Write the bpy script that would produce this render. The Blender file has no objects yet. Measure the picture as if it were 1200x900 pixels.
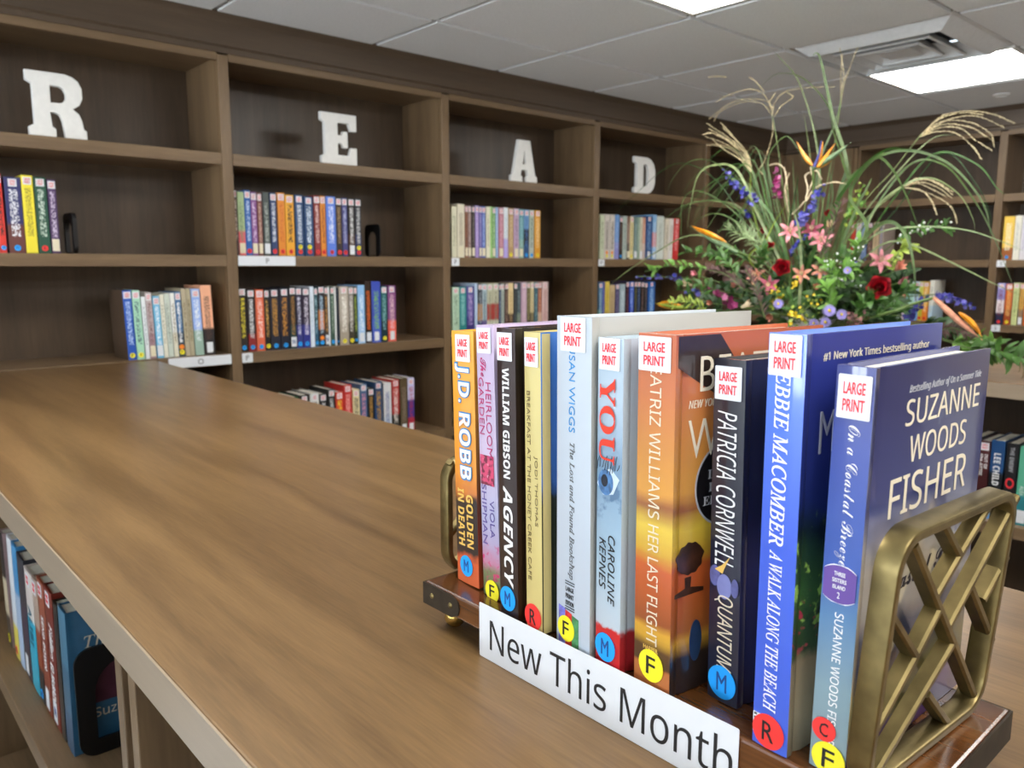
import bpy, bmesh, math, random
from mathutils import Vector, Matrix, Quaternion
random.seed(7)
S = bpy.context.scene
COL = S.collection
PI = math.pi

# ------------------------------------------------------------------ camera
F_PX = 932.69
YAW, PITCH, ROLL = math.radians(48.2165), math.radians(8.4811), math.radians(0.11402)
CAM = Vector((0, 0, 1.6))
fw = Vector((math.cos(PITCH) * math.cos(YAW), math.cos(PITCH) * math.sin(YAW), -math.sin(PITCH)))
r0 = Vector((math.sin(YAW), -math.cos(YAW), 0)); u0 = r0.cross(fw)
rt = math.cos(ROLL) * r0 + math.sin(ROLL) * u0
up = -math.sin(ROLL) * r0 + math.cos(ROLL) * u0
cd = bpy.data.cameras.new('camera'); cam = bpy.data.objects.new('camera', cd); COL.objects.link(cam)
cd.sensor_width = 36; cd.lens = F_PX / 1200 * 36; cd.clip_start = 0.02
M = Matrix((rt, up, -fw)).transposed().to_4x4(); M.translation = CAM
cam.matrix_world = M; S.camera = cam
cd.dof.use_dof = True; cd.dof.focus_distance = 0.60; cd.dof.aperture_fstop = 13.5

def at(px, py, X=None, Y=None, Z=None):
    """the point of the plane X=, Y= or Z= that the photograph shows at a pixel"""
    d = fw * F_PX + rt * (px - 600) - up * (py - 450)
    t = (X - CAM.x) / d.x if X is not None else (Y - CAM.y) / d.y if Y is not None else (Z - CAM.z) / d.z
    return CAM + d * t

# ------------------------------------------------------------------ light and exposure
S.view_settings.view_transform = 'Standard'
S.view_settings.look = 'None'
S.view_settings.gamma = 1.0
S.view_settings.use_curve_mapping = False
S.view_settings.exposure = 0.12
S.cycles.use_denoising = True
S.cycles.max_bounces = 8
S.cycles.sample_clamp_indirect = 6.0
SKY_STRENGTH = 1.8
LOWER_GLOW = 9.5
LAMP_STRENGTH = 17.0
WINDOW_X = -3.4
W = bpy.data.worlds.new('daylight'); S.world = W; W.use_nodes = True
bg = W.node_tree.nodes['Background']
_n, _l = W.node_tree.nodes, W.node_tree.links                # overcast sky above; added glow below the horizon, to lift the ceiling
_tc = _n.new('ShaderNodeTexCoord'); _sp = _n.new('ShaderNodeSeparateXYZ'); _l.new(_tc.outputs['Generated'], _sp.inputs[0])
_r = _n.new('ShaderNodeMapRange'); _r.inputs[1].default_value = -0.04; _r.inputs[2].default_value = 0.04; _l.new(_sp.outputs['Z'], _r.inputs[0])
_mx = _n.new('ShaderNodeMix'); _mx.data_type = 'RGBA'; _l.new(_r.outputs[0], _mx.inputs[0])
_mx.inputs[6].default_value = (0.86 * LOWER_GLOW, 0.95 * LOWER_GLOW, 1.04 * LOWER_GLOW, 1); _mx.inputs[7].default_value = (0.80, 0.90, 1.0, 1)
_l.new(_mx.outputs[2], bg.inputs[0]); bg.inputs[1].default_value = SKY_STRENGTH
WINDOWS = [(-2.35, -0.95), (-0.55, 0.85), (1.25, 2.45)]      # y ranges of the windows in the wall at WINDOW_X
WIN_Z = (0.85, 2.2)
for y0, y1 in WINDOWS:                                   # portals: they only guide the sky light through the openings
    L = bpy.data.lights.new('window_portal', 'AREA'); L.shape = 'RECTANGLE'; L.size = WIN_Z[1] - WIN_Z[0]; L.size_y = y1 - y0
    L.cycles.is_portal = True
    o = bpy.data.objects.new('window_portal', L); COL.objects.link(o)
    o.location = (WINDOW_X - 0.06, (y0 + y1) / 2, sum(WIN_Z) / 2); o.rotation_euler = (0, -PI / 2, 0)

# ------------------------------------------------------------------ helpers
def lin(c):
    c = c / 255.0
    return c / 12.92 if c <= 0.04045 else ((c + 0.055) / 1.055) ** 2.4
def rgb(r, g=None, b=None):
    if g is None: r, g, b = r
    return (lin(r), lin(g), lin(b), 1.0)
def hx(s):
    return (int(s[0:2], 16), int(s[2:4], 16), int(s[4:6], 16))

MATS = {}
def new_mat(name):
    m = bpy.data.materials.new(name); m.use_nodes = True
    nt = m.node_tree; b = nt.nodes['Principled BSDF']
    return m, nt, b
def plain(name, col, rough=0.5, metal=0.0, coat=0.0, noise=0.06, nscale=60, emit=None, spec=0.5):
    if name in MATS: return MATS[name]
    m, nt, b = new_mat(name)
    b.inputs['Roughness'].default_value = rough; b.inputs['Metallic'].default_value = metal
    b.inputs['Coat Weight'].default_value = coat; b.inputs['Coat Roughness'].default_value = 0.08
    b.inputs['Specular IOR Level'].default_value = spec
    c = rgb(col)
    if noise:
        tc = nt.nodes.new('ShaderNodeTexCoord'); n = nt.nodes.new('ShaderNodeTexNoise'); n.inputs['Scale'].default_value = nscale
        n.inputs['Detail'].default_value = 3
        nt.links.new(tc.outputs['Object'], n.inputs['Vector'])
        r = nt.nodes.new('ShaderNodeValToRGB')
        r.color_ramp.elements[0].position = 0.3; r.color_ramp.elements[1].position = 0.7
        r.color_ramp.elements[0].color = tuple(x * (1 - noise * 2) for x in c[:3]) + (1,)
        r.color_ramp.elements[1].color = tuple(min(1, x * (1 + noise * 2)) for x in c[:3]) + (1,)
        nt.links.new(n.outputs['Fac'], r.inputs['Fac']); nt.links.new(r.outputs['Color'], b.inputs['Base Color'])
    else:
        b.inputs['Base Color'].default_value = c
    if emit:
        b.inputs['Emission Color'].default_value = emit[0]; b.inputs['Emission Strength'].default_value = emit[1]
    MATS[name] = m
    return m

def wood(name, dark, light, axis='X', rough=0.42, scale=1.0, contrast=1.0, coat=0.0, spec=0.5):
    """stained wood with the grain along one axis"""
    if name in MATS: return MATS[name]
    m, nt, b = new_mat(name); N, Lk = nt.nodes.new, nt.links.new
    tc = N('ShaderNodeTexCoord'); mp = N('ShaderNodeMapping')
    st = {'X': (0.06, 1, 1), 'Y': (1, 0.06, 1), 'Z': (1, 1, 0.06)}[axis]
    mp.inputs['Scale'].default_value = tuple(s * scale for s in st)
    Lk(tc.outputs['Object'], mp.inputs['Vector'])
    n1 = N('ShaderNodeTexNoise'); n1.inputs['Scale'].default_value = 22; n1.inputs['Detail'].default_value = 6; n1.inputs['Distortion'].default_value = 0.6
    n2 = N('ShaderNodeTexNoise'); n2.inputs['Scale'].default_value = 240; n2.inputs['Detail'].default_value = 2
    n3 = N('ShaderNodeTexNoise'); n3.inputs['Scale'].default_value = 5; n3.inputs['Detail'].default_value = 3
    for n in (n1, n2, n3): Lk(mp.outputs['Vector'], n.inputs['Vector'])
    a = N('ShaderNodeMix'); a.data_type = 'FLOAT'; a.inputs[0].default_value = 0.35
    Lk(n1.outputs['Fac'], a.inputs[2]); Lk(n2.outputs['Fac'], a.inputs[3])
    a2 = N('ShaderNodeMix'); a2.data_type = 'FLOAT'; a2.inputs[0].default_value = 0.35
    Lk(a.outputs[0], a2.inputs[2]); Lk(n3.outputs['Fac'], a2.inputs[3])
    r = N('ShaderNodeValToRGB'); h = 0.16 / contrast
    r.color_ramp.elements[0].position = 0.5 - h; r.color_ramp.elements[1].position = 0.5 + h
    r.color_ramp.elements[0].color = rgb(dark); r.color_ramp.elements[1].color = rgb(light)
    Lk(a2.outputs[0], r.inputs['Fac']); Lk(r.outputs['Color'], b.inputs['Base Color'])
    bp = N('ShaderNodeBump'); bp.inputs['Strength'].default_value = 0.06; bp.inputs['Distance'].default_value = 0.002
    Lk(a.outputs[0], bp.inputs['Height']); Lk(bp.outputs['Normal'], b.inputs['Normal'])
    b.inputs['Roughness'].default_value = rough; b.inputs['Coat Weight'].default_value = coat; b.inputs['Coat Roughness'].default_value = 0.2
    b.inputs['Specular IOR Level'].default_value = spec
    MATS[name] = m
    return m

def art(name, stops, h, axis='Z', rough=0.35, coat=0.6, distort=0.0, dscale=12.0, mottle=None, letter=None, hard=False, mstretch=(1, 1, 1)):
    """printed cover: colours along the height (0..1 of h), ragged by noise, with an optional mottled band and lettering-like marks"""
    m, nt, b = new_mat(name); N, Lk = nt.nodes.new, nt.links.new
    tc = N('ShaderNodeTexCoord'); sp = N('ShaderNodeSeparateXYZ'); Lk(tc.outputs['Object'], sp.inputs[0])
    v = N('ShaderNodeMath'); v.operation = 'MULTIPLY'; v.inputs[1].default_value = 1.0 / h
    Lk(sp.outputs[axis], v.inputs[0]); src = v.outputs[0]
    if axis == 'X':
        ad = N('ShaderNodeMath'); ad.operation = 'ADD'; ad.inputs[1].default_value = 0.5; Lk(src, ad.inputs[0]); src = ad.outputs[0]
    mpn = N('ShaderNodeMapping'); mpn.inputs['Scale'].default_value = mstretch; Lk(tc.outputs['Object'], mpn.inputs['Vector'])
    nz = N('ShaderNodeTexNoise'); nz.inputs['Scale'].default_value = dscale; nz.inputs['Detail'].default_value = 5
    Lk(mpn.outputs['Vector'], nz.inputs['Vector'])
    if distort:
        s1 = N('ShaderNodeMath'); s1.operation = 'MULTIPLY_ADD'; s1.inputs[1].default_value = distort; s1.inputs[2].default_value = -distort / 2
        Lk(nz.outputs['Fac'], s1.inputs[0])
        s2 = N('ShaderNodeMath'); s2.operation = 'ADD'; Lk(src, s2.inputs[0]); Lk(s1.outputs[0], s2.inputs[1]); src = s2.outputs[0]
    r = N('ShaderNodeValToRGB'); cr = r.color_ramp
    if hard: cr.interpolation = 'CONSTANT'
    cr.elements[0].position = stops[0][0]; cr.elements[0].color = rgb(stops[0][1])
    cr.elements[1].position = stops[-1][0]; cr.elements[1].color = rgb(stops[-1][1])
    for p, c in stops[1:-1]:
        e = cr.elements.new(p); e.color = rgb(c)
    if len(stops) == 1: cr.elements[1].color = rgb(stops[0][1])
    Lk(src, r.inputs['Fac']); out = r.outputs['Color']
    if mottle:                                            # (z0, z1, colour, noise scale, threshold)
        for z0, z1, c, ns, th in mottle:
            n = N('ShaderNodeTexNoise'); n.inputs['Scale'].default_value = ns; n.inputs['Detail'].default_value = 4
            Lk(mpn.outputs['Vector'], n.inputs['Vector'])
            g = N('ShaderNodeMapRange'); g.inputs[1].default_value = th; g.inputs[2].default_value = th + 0.08; Lk(n.outputs['Fac'], g.inputs[0])
            a = N('ShaderNodeMapRange'); a.inputs[1].default_value = z0 - 0.03; a.inputs[2].default_value = z0 + 0.03; Lk(src, a.inputs[0])
            c2 = N('ShaderNodeMapRange'); c2.inputs[1].default_value = z1 + 0.03; c2.inputs[2].default_value = z1 - 0.03; Lk(src, c2.inputs[0])
            q = N('ShaderNodeMath'); q.operation = 'MULTIPLY'; Lk(a.outputs[0], q.inputs[0]); Lk(c2.outputs[0], q.inputs[1])
            q2 = N('ShaderNodeMath'); q2.operation = 'MULTIPLY'; Lk(q.outputs[0], q2.inputs[0]); Lk(g.outputs[0], q2.inputs[1])
            mx = N('ShaderNodeMix'); mx.data_type = 'RGBA'; Lk(q2.outputs[0], mx.inputs[0]); Lk(out, mx.inputs[6]); mx.inputs[7].default_value = rgb(c)
            out = mx.outputs[2]
    if letter:                                            # (colour, half width, z0, z1): a column of small print down the spine
        c, hw, z0, z1, seed = letter
        mp = N('ShaderNodeMapping'); mp.inputs['Scale'].default_value = (330, 330, 210); mp.inputs['Location'].default_value = (seed, seed * 2, seed * 3)
        Lk(tc.outputs['Object'], mp.inputs['Vector'])
        n = N('ShaderNodeTexNoise'); n.inputs['Scale'].default_value = 1.0; n.inputs['Detail'].default_value = 1; Lk(mp.outputs['Vector'], n.inputs['Vector'])
        g = N('ShaderNodeMapRange'); g.inputs[1].default_value = 0.46; g.inputs[2].default_value = 0.56; Lk(n.outputs['Fac'], g.inputs[0])
        ab = N('ShaderNodeMath'); ab.operation = 'ABSOLUTE'; Lk(sp.outputs['X'], ab.inputs[0])
        l1 = N('ShaderNodeMath'); l1.operation = 'LESS_THAN'; l1.inputs[1].default_value = hw; Lk(ab.outputs[0], l1.inputs[0])
        l2 = N('ShaderNodeMath'); l2.operation = 'GREATER_THAN'; l2.inputs[1].default_value = z0; Lk(sp.outputs['Z'], l2.inputs[0])
        l3 = N('ShaderNodeMath'); l3.operation = 'LESS_THAN'; l3.inputs[1].default_value = z1; Lk(sp.outputs['Z'], l3.inputs[0])
        l4 = N('ShaderNodeMath'); l4.operation = 'LESS_THAN'; l4.inputs[1].default_value = 0.004; Lk(sp.outputs['Y'], l4.inputs[0])
        cur = g.outputs[0]
        for l in (l1, l2, l3, l4):
            q = N('ShaderNodeMath'); q.operation = 'MULTIPLY'; Lk(cur, q.inputs[0]); Lk(l.outputs[0], q.inputs[1]); cur = q.outputs[0]
        mx = N('ShaderNodeMix'); mx.data_type = 'RGBA'; Lk(cur, mx.inputs[0]); Lk(out, mx.inputs[6]); mx.inputs[7].default_value = rgb(c)
        out = mx.outputs[2]
    Lk(out, b.inputs['Base Color'])
    b.inputs['Roughness'].default_value = rough; b.inputs['Coat Weight'].default_value = coat; b.inputs['Coat Roughness'].default_value = 0.07
    return m

class MB:
    """collects shapes and links them as ONE mesh object"""
    def __init__(s): s.v, s.f, s.mi = [], [], []
    def add(s, vs, fs, mi=0):
        o = len(s.v); s.v += [tuple(v) for v in vs]; s.f += [tuple(i + o for i in f) for f in fs]; s.mi += [mi] * len(fs)
        return s
    def box(s, x0, x1, y0, y1, z0, z1, mi=0):
        vs = [(x, y, z) for z in (z0, z1) for y in (y0, y1) for x in (x0, x1)]
        return s.add(vs, [(0, 2, 3, 1), (4, 5, 7, 6), (0, 1, 5, 4), (2, 6, 7, 3), (0, 4, 6, 2), (1, 3, 7, 5)], mi)
    def prism(s, poly, z0, z1, mi=0, T=None):
        n = len(poly); vs = [(p[0], p[1], z0) for p in poly] + [(p[0], p[1], z1) for p in poly]
        if T: vs = [T(*v) for v in vs]
        fs = [tuple(range(n))[::-1], tuple(range(n, 2 * n))] + [(i, (i + 1) % n, n + (i + 1) % n, n + i) for i in range(n)]
        return s.add(vs, fs, mi)
    def tube(s, pts, rad, seg=6, mi=0, cap=True):
        pts = [Vector(p) for p in pts]; n = len(pts)
        rs = rad if isinstance(rad, (list, tuple)) else [rad] * n
        t = (pts[1] - pts[0]).normalized(); a = t.orthogonal().normalized(); rings = []
        for i, p in enumerate(pts):
            t2 = (pts[min(i + 1, n - 1)] - pts[max(i - 1, 0)])
            t2 = t2.normalized() if t2.length > 1e-9 else t
            q = t.rotation_difference(t2); a = q @ a; t = t2; b = t.cross(a)
            rings.append([p + (a * math.cos(k * 2 * PI / seg) + b * math.sin(k * 2 * PI / seg)) * rs[i] for k in range(seg)])
        vs = [v for r in rings for v in r]
        fs = [(i * seg + k, i * seg + (k + 1) % seg, (i + 1) * seg + (k + 1) % seg, (i + 1) * seg + k) for i in range(n - 1) for k in range(seg)]
        if cap: fs += [tuple(range(seg))[::-1], tuple(range((n - 1) * seg, n * seg))]
        return s.add(vs, fs, mi)
    def lathe(s, prof, seg=24, mi=0, c=(0, 0, 0)):
        vs, fs = [], []
        for r, z in prof:
            for k in range(seg):
                vs.append((c[0] + r * math.cos(2 * PI * k / seg), c[1] + r * math.sin(2 * PI * k / seg), c[2] + z))
        for i in range(len(prof) - 1):
            for k in range(seg):
                fs.append((i * seg + k, i * seg + (k + 1) % seg, (i + 1) * seg + (k + 1) % seg, (i + 1) * seg + k))
        fs += [tuple(range(seg))[::-1], tuple(range((len(prof) - 1) * seg, len(prof) * seg))]
        return s.add(vs, fs, mi)
    def ball(s, c, r, seg=8, rings=6, mi=0, sc=(1, 1, 1)):
        prof = [(r * math.sin(PI * (i + 0.02) / (rings + 0.04)), -r * math.cos(PI * (i + 0.02) / (rings + 0.04))) for i in range(rings + 1)]
        o = MB().lathe(prof, seg)
        return s.add([(c[0] + v[0] * sc[0], c[1] + v[1] * sc[1], c[2] + v[2] * sc[2]) for v in o.v], o.f, mi)
    def xf(s, mat):
        s.v = [tuple(mat @ Vector(v)) for v in s.v]; return s
    def mesh(s, name, mats, smooth=None):
        me = bpy.data.meshes.new(name); me.from_pydata(s.v, [], s.f); me.update()
        for m in (mats if isinstance(mats, (list, tuple)) else [mats]): me.materials.append(m)
        me.polygons.foreach_set('material_index', s.mi)
        if smooth is not None:
            me.polygons.foreach_set('use_smooth', [True] * len(me.polygons)); me.set_sharp_from_angle(angle=smooth)
        return me
    def build(s, name, mats, parent=None, smooth=None, bevel=0, loc=None):
        return link(name, s.mesh(name, mats, smooth), parent, bevel, loc)

def link(name, me, parent=None, bevel=0, loc=None):
    o = bpy.data.objects.new(name, me); COL.objects.link(o)
    if parent: o.parent = parent
    if loc is not None: o.location = loc
    if bevel:
        md = o.modifiers.new('bevel', 'BEVEL'); md.width = bevel; md.segments = 2; md.limit_method = 'ANGLE'; md.angle_limit = 0.6
        md.harden_normals = False
    return o
def tag(o, label, cat, group=None):
    o['label'] = label; o['category'] = cat
    if group: o['group'] = group
    return o
def thing(name, label, cat, loc=(0, 0, 0), rotz=0, group=None):
    o = bpy.data.objects.new(name, None); COL.objects.link(o); o.empty_display_size = 0.02
    o.location = loc; o.rotation_euler = (0, 0, rotz)
    return tag(o, label, cat, group)
def struct(o): o['kind'] = 'structure'; return o

# ---- lettering
FONTS = {'plain': None, 'serif': (0x1d400, 0x1d41a, 0x1d7ce), 'ital': (0x1d434, 0x1d44e, 0x1d7ce), 'bital': (0x1d468, 0x1d482, 0x1d7ce), 'script': (0x1d4d0, 0x1d4ea, 0x1d7ce),
         'bold': (0x1d5d4, 0x1d5ee, 0x1d7ec), 'sans': (0x1d5a0, 0x1d5ba, 0x1d7e2), 'sital': (0x1d608, 0x1d622, 0x1d7e2), 'sbital': (0x1d63c, 0x1d656, 0x1d7ec)}
def glyphs(s, font):
    f = FONTS[font]
    if not f: return s
    r = ''
    for ch in s:
        if 'A' <= ch <= 'Z': r += chr(f[0] + ord(ch) - 65)
        elif 'a' <= ch <= 'z': r += '\u210e' if (font == 'ital' and ch == 'h') else chr(f[1] + ord(ch) - 97)
        elif '0' <= ch <= '9': r += chr(f[2] + ord(ch) - 48)
        else: r += ch
    return r
TXT = {}
WORK = bpy.data.scenes.new('outline work')                # lettering outlines are turned into meshes here, then it is removed
def outline_mesh(data):
    o = bpy.data.objects.new('outline', data); WORK.collection.objects.link(o); vl = WORK.view_layers[0]; vl.update()
    me = bpy.data.meshes.new_from_object(o.evaluated_get(vl.depsgraph))
    v = [tuple(p.co) for p in me.vertices]; f = [tuple(p.vertices) for p in me.polygons]
    bpy.data.objects.remove(o); bpy.data.curves.remove(data); bpy.data.meshes.remove(me)
    return v, f
def text_geo(s, font='plain', align='LEFT', res=3, off=0.0):
    """vertices normalised so that x and y run 0..1 over the text's own box; z 0..1 through its thickness"""
    k = (s, font, align, res, off)
    if k in TXT: return TXT[k]
    c = bpy.data.curves.new('lettering', 'FONT'); c.body = glyphs(s, font); c.size = 1; c.resolution_u = res; c.extrude = 0.01; c.align_x = align; c.offset = off
    v, f = outline_mesh(c)
    x0, x1 = min(p[0] for p in v), max(p[0] for p in v); y0, y1 = min(p[1] for p in v), max(p[1] for p in v)
    g = [((p[0] - x0) / (x1 - x0), (p[1] - y0) / (y1 - y0), (p[2] + 0.01) / 0.02) for p in v]
    TXT[k] = (g, f, (x1 - x0) / (y1 - y0)); return TXT[k]

def curve_mesh(polys, ext, bev=0.0, res=2):
    """outlines (the first of them outer, others holes or further outlines) extruded to +-ext"""
    c = bpy.data.curves.new('outline', 'CURVE'); c.dimensions = '2D'; c.fill_mode = 'BOTH'; c.extrude = ext - bev; c.bevel_depth = bev; c.bevel_resolution = 1
    for P in polys:
        sp = c.splines.new('POLY'); sp.points.add(len(P) - 1); sp.use_cyclic_u = True
        for q, p in zip(sp.points, P): q.co = (p[0], p[1], 0, 1)
    if bev: c.offset = -bev
    return outline_mesh(c)
def rrect(x0, x1, y0, y1, r, n=6):
    P = []
    for cx, cy, a in ((x1 - r, y0 + r, -PI / 2), (x1 - r, y1 - r, 0), (x0 + r, y1 - r, PI / 2), (x0 + r, y0 + r, PI)):
        P += [(cx + r * math.cos(a + PI / 2 * i / n), cy + r * math.sin(a + PI / 2 * i / n)) for i in range(n + 1)]
    return P
def smooth_path(pts, n=8):
    P = [Vector(p) for p in pts]; P = [P[0] * 2 - P[1]] + P + [P[-1] * 2 - P[-2]]; out = []
    for i in range(1, len(P) - 2):
        a, b, c, d = P[i - 1:i + 3]
        for k in range(n):
            t = k / n
            out.append(0.5 * ((2 * b) + (c - a) * t + (2 * a - 5 * b + 4 * c - d) * t * t + (3 * b - a - 3 * c + d) * t ** 3))
    out.append(P[-2]); return out

# ------------------------------------------------------------------ materials of the place
DK, LT = (98, 77, 54), (134, 109, 79)
WX = wood('stained wood x', DK, LT, 'X', 0.42); WY = wood('stained wood y', DK, LT, 'Y', 0.42); WZ = wood('stained wood z', DK, LT, 'Z', 0.40)
WBK = wood('shaded back panel wood', (66, 52, 38), (92, 74, 56), 'Z', 0.36)  # shade inside the bookcases is put into this darker stain
WCR = wood('crown wood x', (72, 58, 44), (92, 75, 58), 'X', 0.45); WCRY = wood('crown wood y', (72, 58, 44), (92, 75, 58), 'Y', 0.45)
WTOP = wood('countertop wood', (93, 69, 41), (129, 100, 64), 'Y', 0.32, 2.0, 1.3)
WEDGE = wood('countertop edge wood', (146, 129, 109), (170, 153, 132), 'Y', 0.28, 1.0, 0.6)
WTRAY = wood('book rack wood', (70, 38, 16), (120, 74, 36), 'Y', 0.22, 1.6, 1.3, 0.5)
CARPET = plain('carpet', (198, 199, 201), 0.95, noise=0.12, nscale=180)
PAINT = plain('wall paint', (224, 224, 222), 0.8, noise=0.01)
TILE = plain('ceiling tile', (236, 237, 236), 0.9, noise=0.025, nscale=160)
TBAR = plain('ceiling grid', (140, 130, 118), 0.6, noise=0)
WHITE = plain('white paint', (236, 234, 228), 0.5, noise=0.015)
PAPER = plain('white paper', (222, 225, 229), 0.55, noise=0.005)
LABELC = plain('cream label', (226, 216, 186), 0.6, noise=0.01)
BLACK = plain('black enamel', (14, 14, 15), 0.38, noise=0.05)
PAGE = plain('page edges', (226, 220, 204), 0.8, noise=0.03, nscale=300)
REDINK = plain('red ink', (226, 48, 56), 0.5, noise=0); BLACKINK = plain('black ink', (24, 24, 26), 0.5, noise=0)
GREYINK = plain('grey ink', (92, 92, 92), 0.5, noise=0)
DOT = {'y': plain('yellow dot', (246, 232, 40), 0.5, noise=0), 'b': plain('blue dot', (20, 160, 244), 0.5, noise=0), 'r': plain('red dot', (236, 52, 48), 0.5, noise=0),
       'o': plain('orange dot', (248, 140, 30), 0.5, noise=0)}
PENBLUE = plain('blue pen', (30, 70, 140), 0.5, noise=0)

# ------------------------------------------------------------------ the room
ZC = 1.6 + 0.838
SHY = 2.75                       # front plane of the shelving on the left wall
SHX = 4.80                       # front plane of the shelving on the right wall
RX0, RX1, RY0, RY1 = WINDOW_X, 5.12, -3.2, 3.07
struct(MB().box(RX0 - .1, RX1 + .1, RY0 - .1, RY1 + .1, -0.05, 0).build('floor', CARPET))
struct(MB().box(RX0 - .1, RX1 + .1, RY1, RY1 + .1, 0, ZC + .05).build('wall_left', PAINT))
struct(MB().box(RX1, RX1 + .1, RY0 - .1, RY1, 0, ZC + .05).build('wall_right', PAINT))
struct(MB().box(RX0 - .1, RX1 + .1, RY0 - .1, RY0, 0, ZC + .05).build('wall_back', plain('brown wall paint', (128, 112, 96), 0.8, noise=0.01)))
w = MB(); ys = [RY0] + [y for p in WINDOWS for y in p] + [RY1]
for i in range(0, len(ys), 2): w.box(RX0 - .1, RX0, ys[i], ys[i + 1], 0, ZC + .05)
for y0, y1 in WINDOWS: w.box(RX0 - .1, RX0, y0, y1, 0, WIN_Z[0]); w.box(RX0 - .1, RX0, y0, y1, WIN_Z[1], ZC + .05)
struct(w.build('wall_front', PAINT))
for i, (y0, y1) in enumerate(WINDOWS):
    w = MB(); a, b = WIN_Z
    for q in ((y0, y0 + .04, a, b), (y1 - .04, y1, a, b), ((y0 + y1) / 2 - .02, (y0 + y1) / 2 + .02, a, b), (y0, y1, a, a + .04), (y0, y1, b - .04, b), (y0, y1, 1.5, 1.54)):
        w.box(RX0 - .07, RX0 - .03, *q)
    struct(w.build('window_%d' % (i + 1), WHITE))

# ceiling: lay-in tiles that hang a little below the grid; open squares for the lamps and the air vent
GX0, GY0, GP = 1.7204, 1.7080, 0.6099
lamp_sq = [(0, -1), (3, -1), (-3, -1), (0, -4), (3, -4), (-3, -4), (0, -7), (3, -7), (-3, -7)]
def sq(i, j): return GX0 + GP * (i + 0), GX0 + GP * (i + 1), GY0 + GP * j, GY0 + GP * (j + 1)
LAMPS = lamp_sq
VENT = (2, -1)
c = MB(); _a, _b, _c, _d = sq(*VENT)
for q in ((RX0, _a, RY0, RY1), (_b, RX1, RY0, RY1), (_a, _b, RY0, _c), (_a, _b, _d, RY1)): c.box(*q, ZC, ZC + .05, 1)
c.box(_a, _b, _c, _d, ZC + .062, ZC + .08, 1)
i0, i1 = int((RX0 - GX0) / GP) - 1, int((RX1 - GX0) / GP) + 1; j0, j1 = int((RY0 - GY0) / GP) - 1, int((RY1 - GY0) / GP) + 1
for i in range(i0, i1 + 1):
    for j in range(j0, j1 + 1):
        if (i, j) in LAMPS or (i, j) == VENT: continue
        x0, x1, y0, y1 = sq(i, j); g = .0105
        x0, x1, y0, y1 = max(x0 + g, RX0), min(x1 - g, RX1), max(y0 + g, RY0), min(y1 - g, RY1)
        if x1 - x0 > .03 and y1 - y0 > .03: c.box(x0, x1, y0, y1, ZC - .014, ZC + .001, 0)
struct(c.build('ceiling', [TILE, TBAR]))
DIFF = plain('lamp diffuser', (250, 250, 246), 0.6, noise=0, emit=((1.0, 0.985, 0.95, 1), LAMP_STRENGTH))
where = {(3, -1): 'square recessed ceiling lamp beside the air vent above the flowers', (0, -1): 'square recessed ceiling lamp cut by the top edge of the photo'}
for k, (i, j) in enumerate(LAMPS):
    x0, x1, y0, y1 = sq(i, j); cx, cy = (x0 + x1) / 2, (y0 + y1) / 2
    if cx < RX0 + .3 or cy < RY0 + .3: continue
    t = thing('ceiling_lamp', where.get((i, j), 'square recessed ceiling lamp overhead, outside the photograph'), 'ceiling light', (cx, cy, ZC), 0, 'recessed ceiling lamps')
    h = GP / 2 - .006; m = MB()
    for q in ((-h, h, -h, -h + .018), (-h, h, h - .018, h), (-h, -h + .018, -h + .018, h - .018), (h - .018, h, -h + .018, h - .018)): m.box(*q, -.012, -.0005)
    m.build('lamp_frame', WHITE, t, bevel=.002)
    MB().box(-h + .019, h - .019, -h + .019, h - .019, -.009, -.004).build('lamp_diffuser', DIFF, t)
# stepped square air vent
x0, x1, y0, y1 = sq(*VENT); t = thing('air_vent', 'square stepped metal air vent in the ceiling beside the lit lamp', 'air vent', ((x0 + x1) / 2, (y0 + y1) / 2, ZC), 0)
VM = plain('vent metal', (222, 222, 220), 0.5, noise=0.02); VD = plain('vent dark', (40, 38, 36), 0.8, noise=0)
def ringslope(m, ra, za, rb, zb, th=.004):
    for q in range(4):
        R = Matrix.Rotation(q * PI / 2, 3, 'Z')
        vs = [(-ra, -ra, za), (ra, -ra, za), (rb, -rb, zb), (-rb, -rb, zb)]
        vs += [(x, y, z + th) for x, y, z in vs]
        m.add([R @ Vector(v) for v in vs], [(0, 3, 2, 1), (4, 5, 6, 7), (0, 1, 5, 4), (1, 2, 6, 5), (2, 3, 7, 6), (3, 0, 4, 7)])
m = MB(); ringslope(m, .298, -.003, .285, -.006); ringslope(m, .285, -.006, .240, -.040); m.build('vent_frame', VM, t)
for k, ra in enumerate((.236, .178, .120)):
    m = MB(); ringslope(m, ra, -.036, ra - .052, .012, .003); ringslope(m, ra, -.036, ra - .007, -.040, .002); m.build('vent_louvre', VM, t)
m = MB(); m.box(-.062, .062, -.062, .062, -.034, -.030); m.build('vent_center_plate', VM, t, bevel=.002)
MB().box(-.296, .296, -.296, .296, .055, .060).build('vent_throat', VD, t)
o = MB().lathe([(.038, 0), (.038, -.004), (.030, -.008), (.028, -.008), (.024, -.004), (.001, -.004)][::-1], 28).build('sprinkler_cover', WHITE, None, .6, loc=(4.446, 1.42, ZC - .0141))
tag(o, 'small round sprinkler cover plate in the ceiling right of the lit lamp', 'sprinkler cover')

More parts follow.
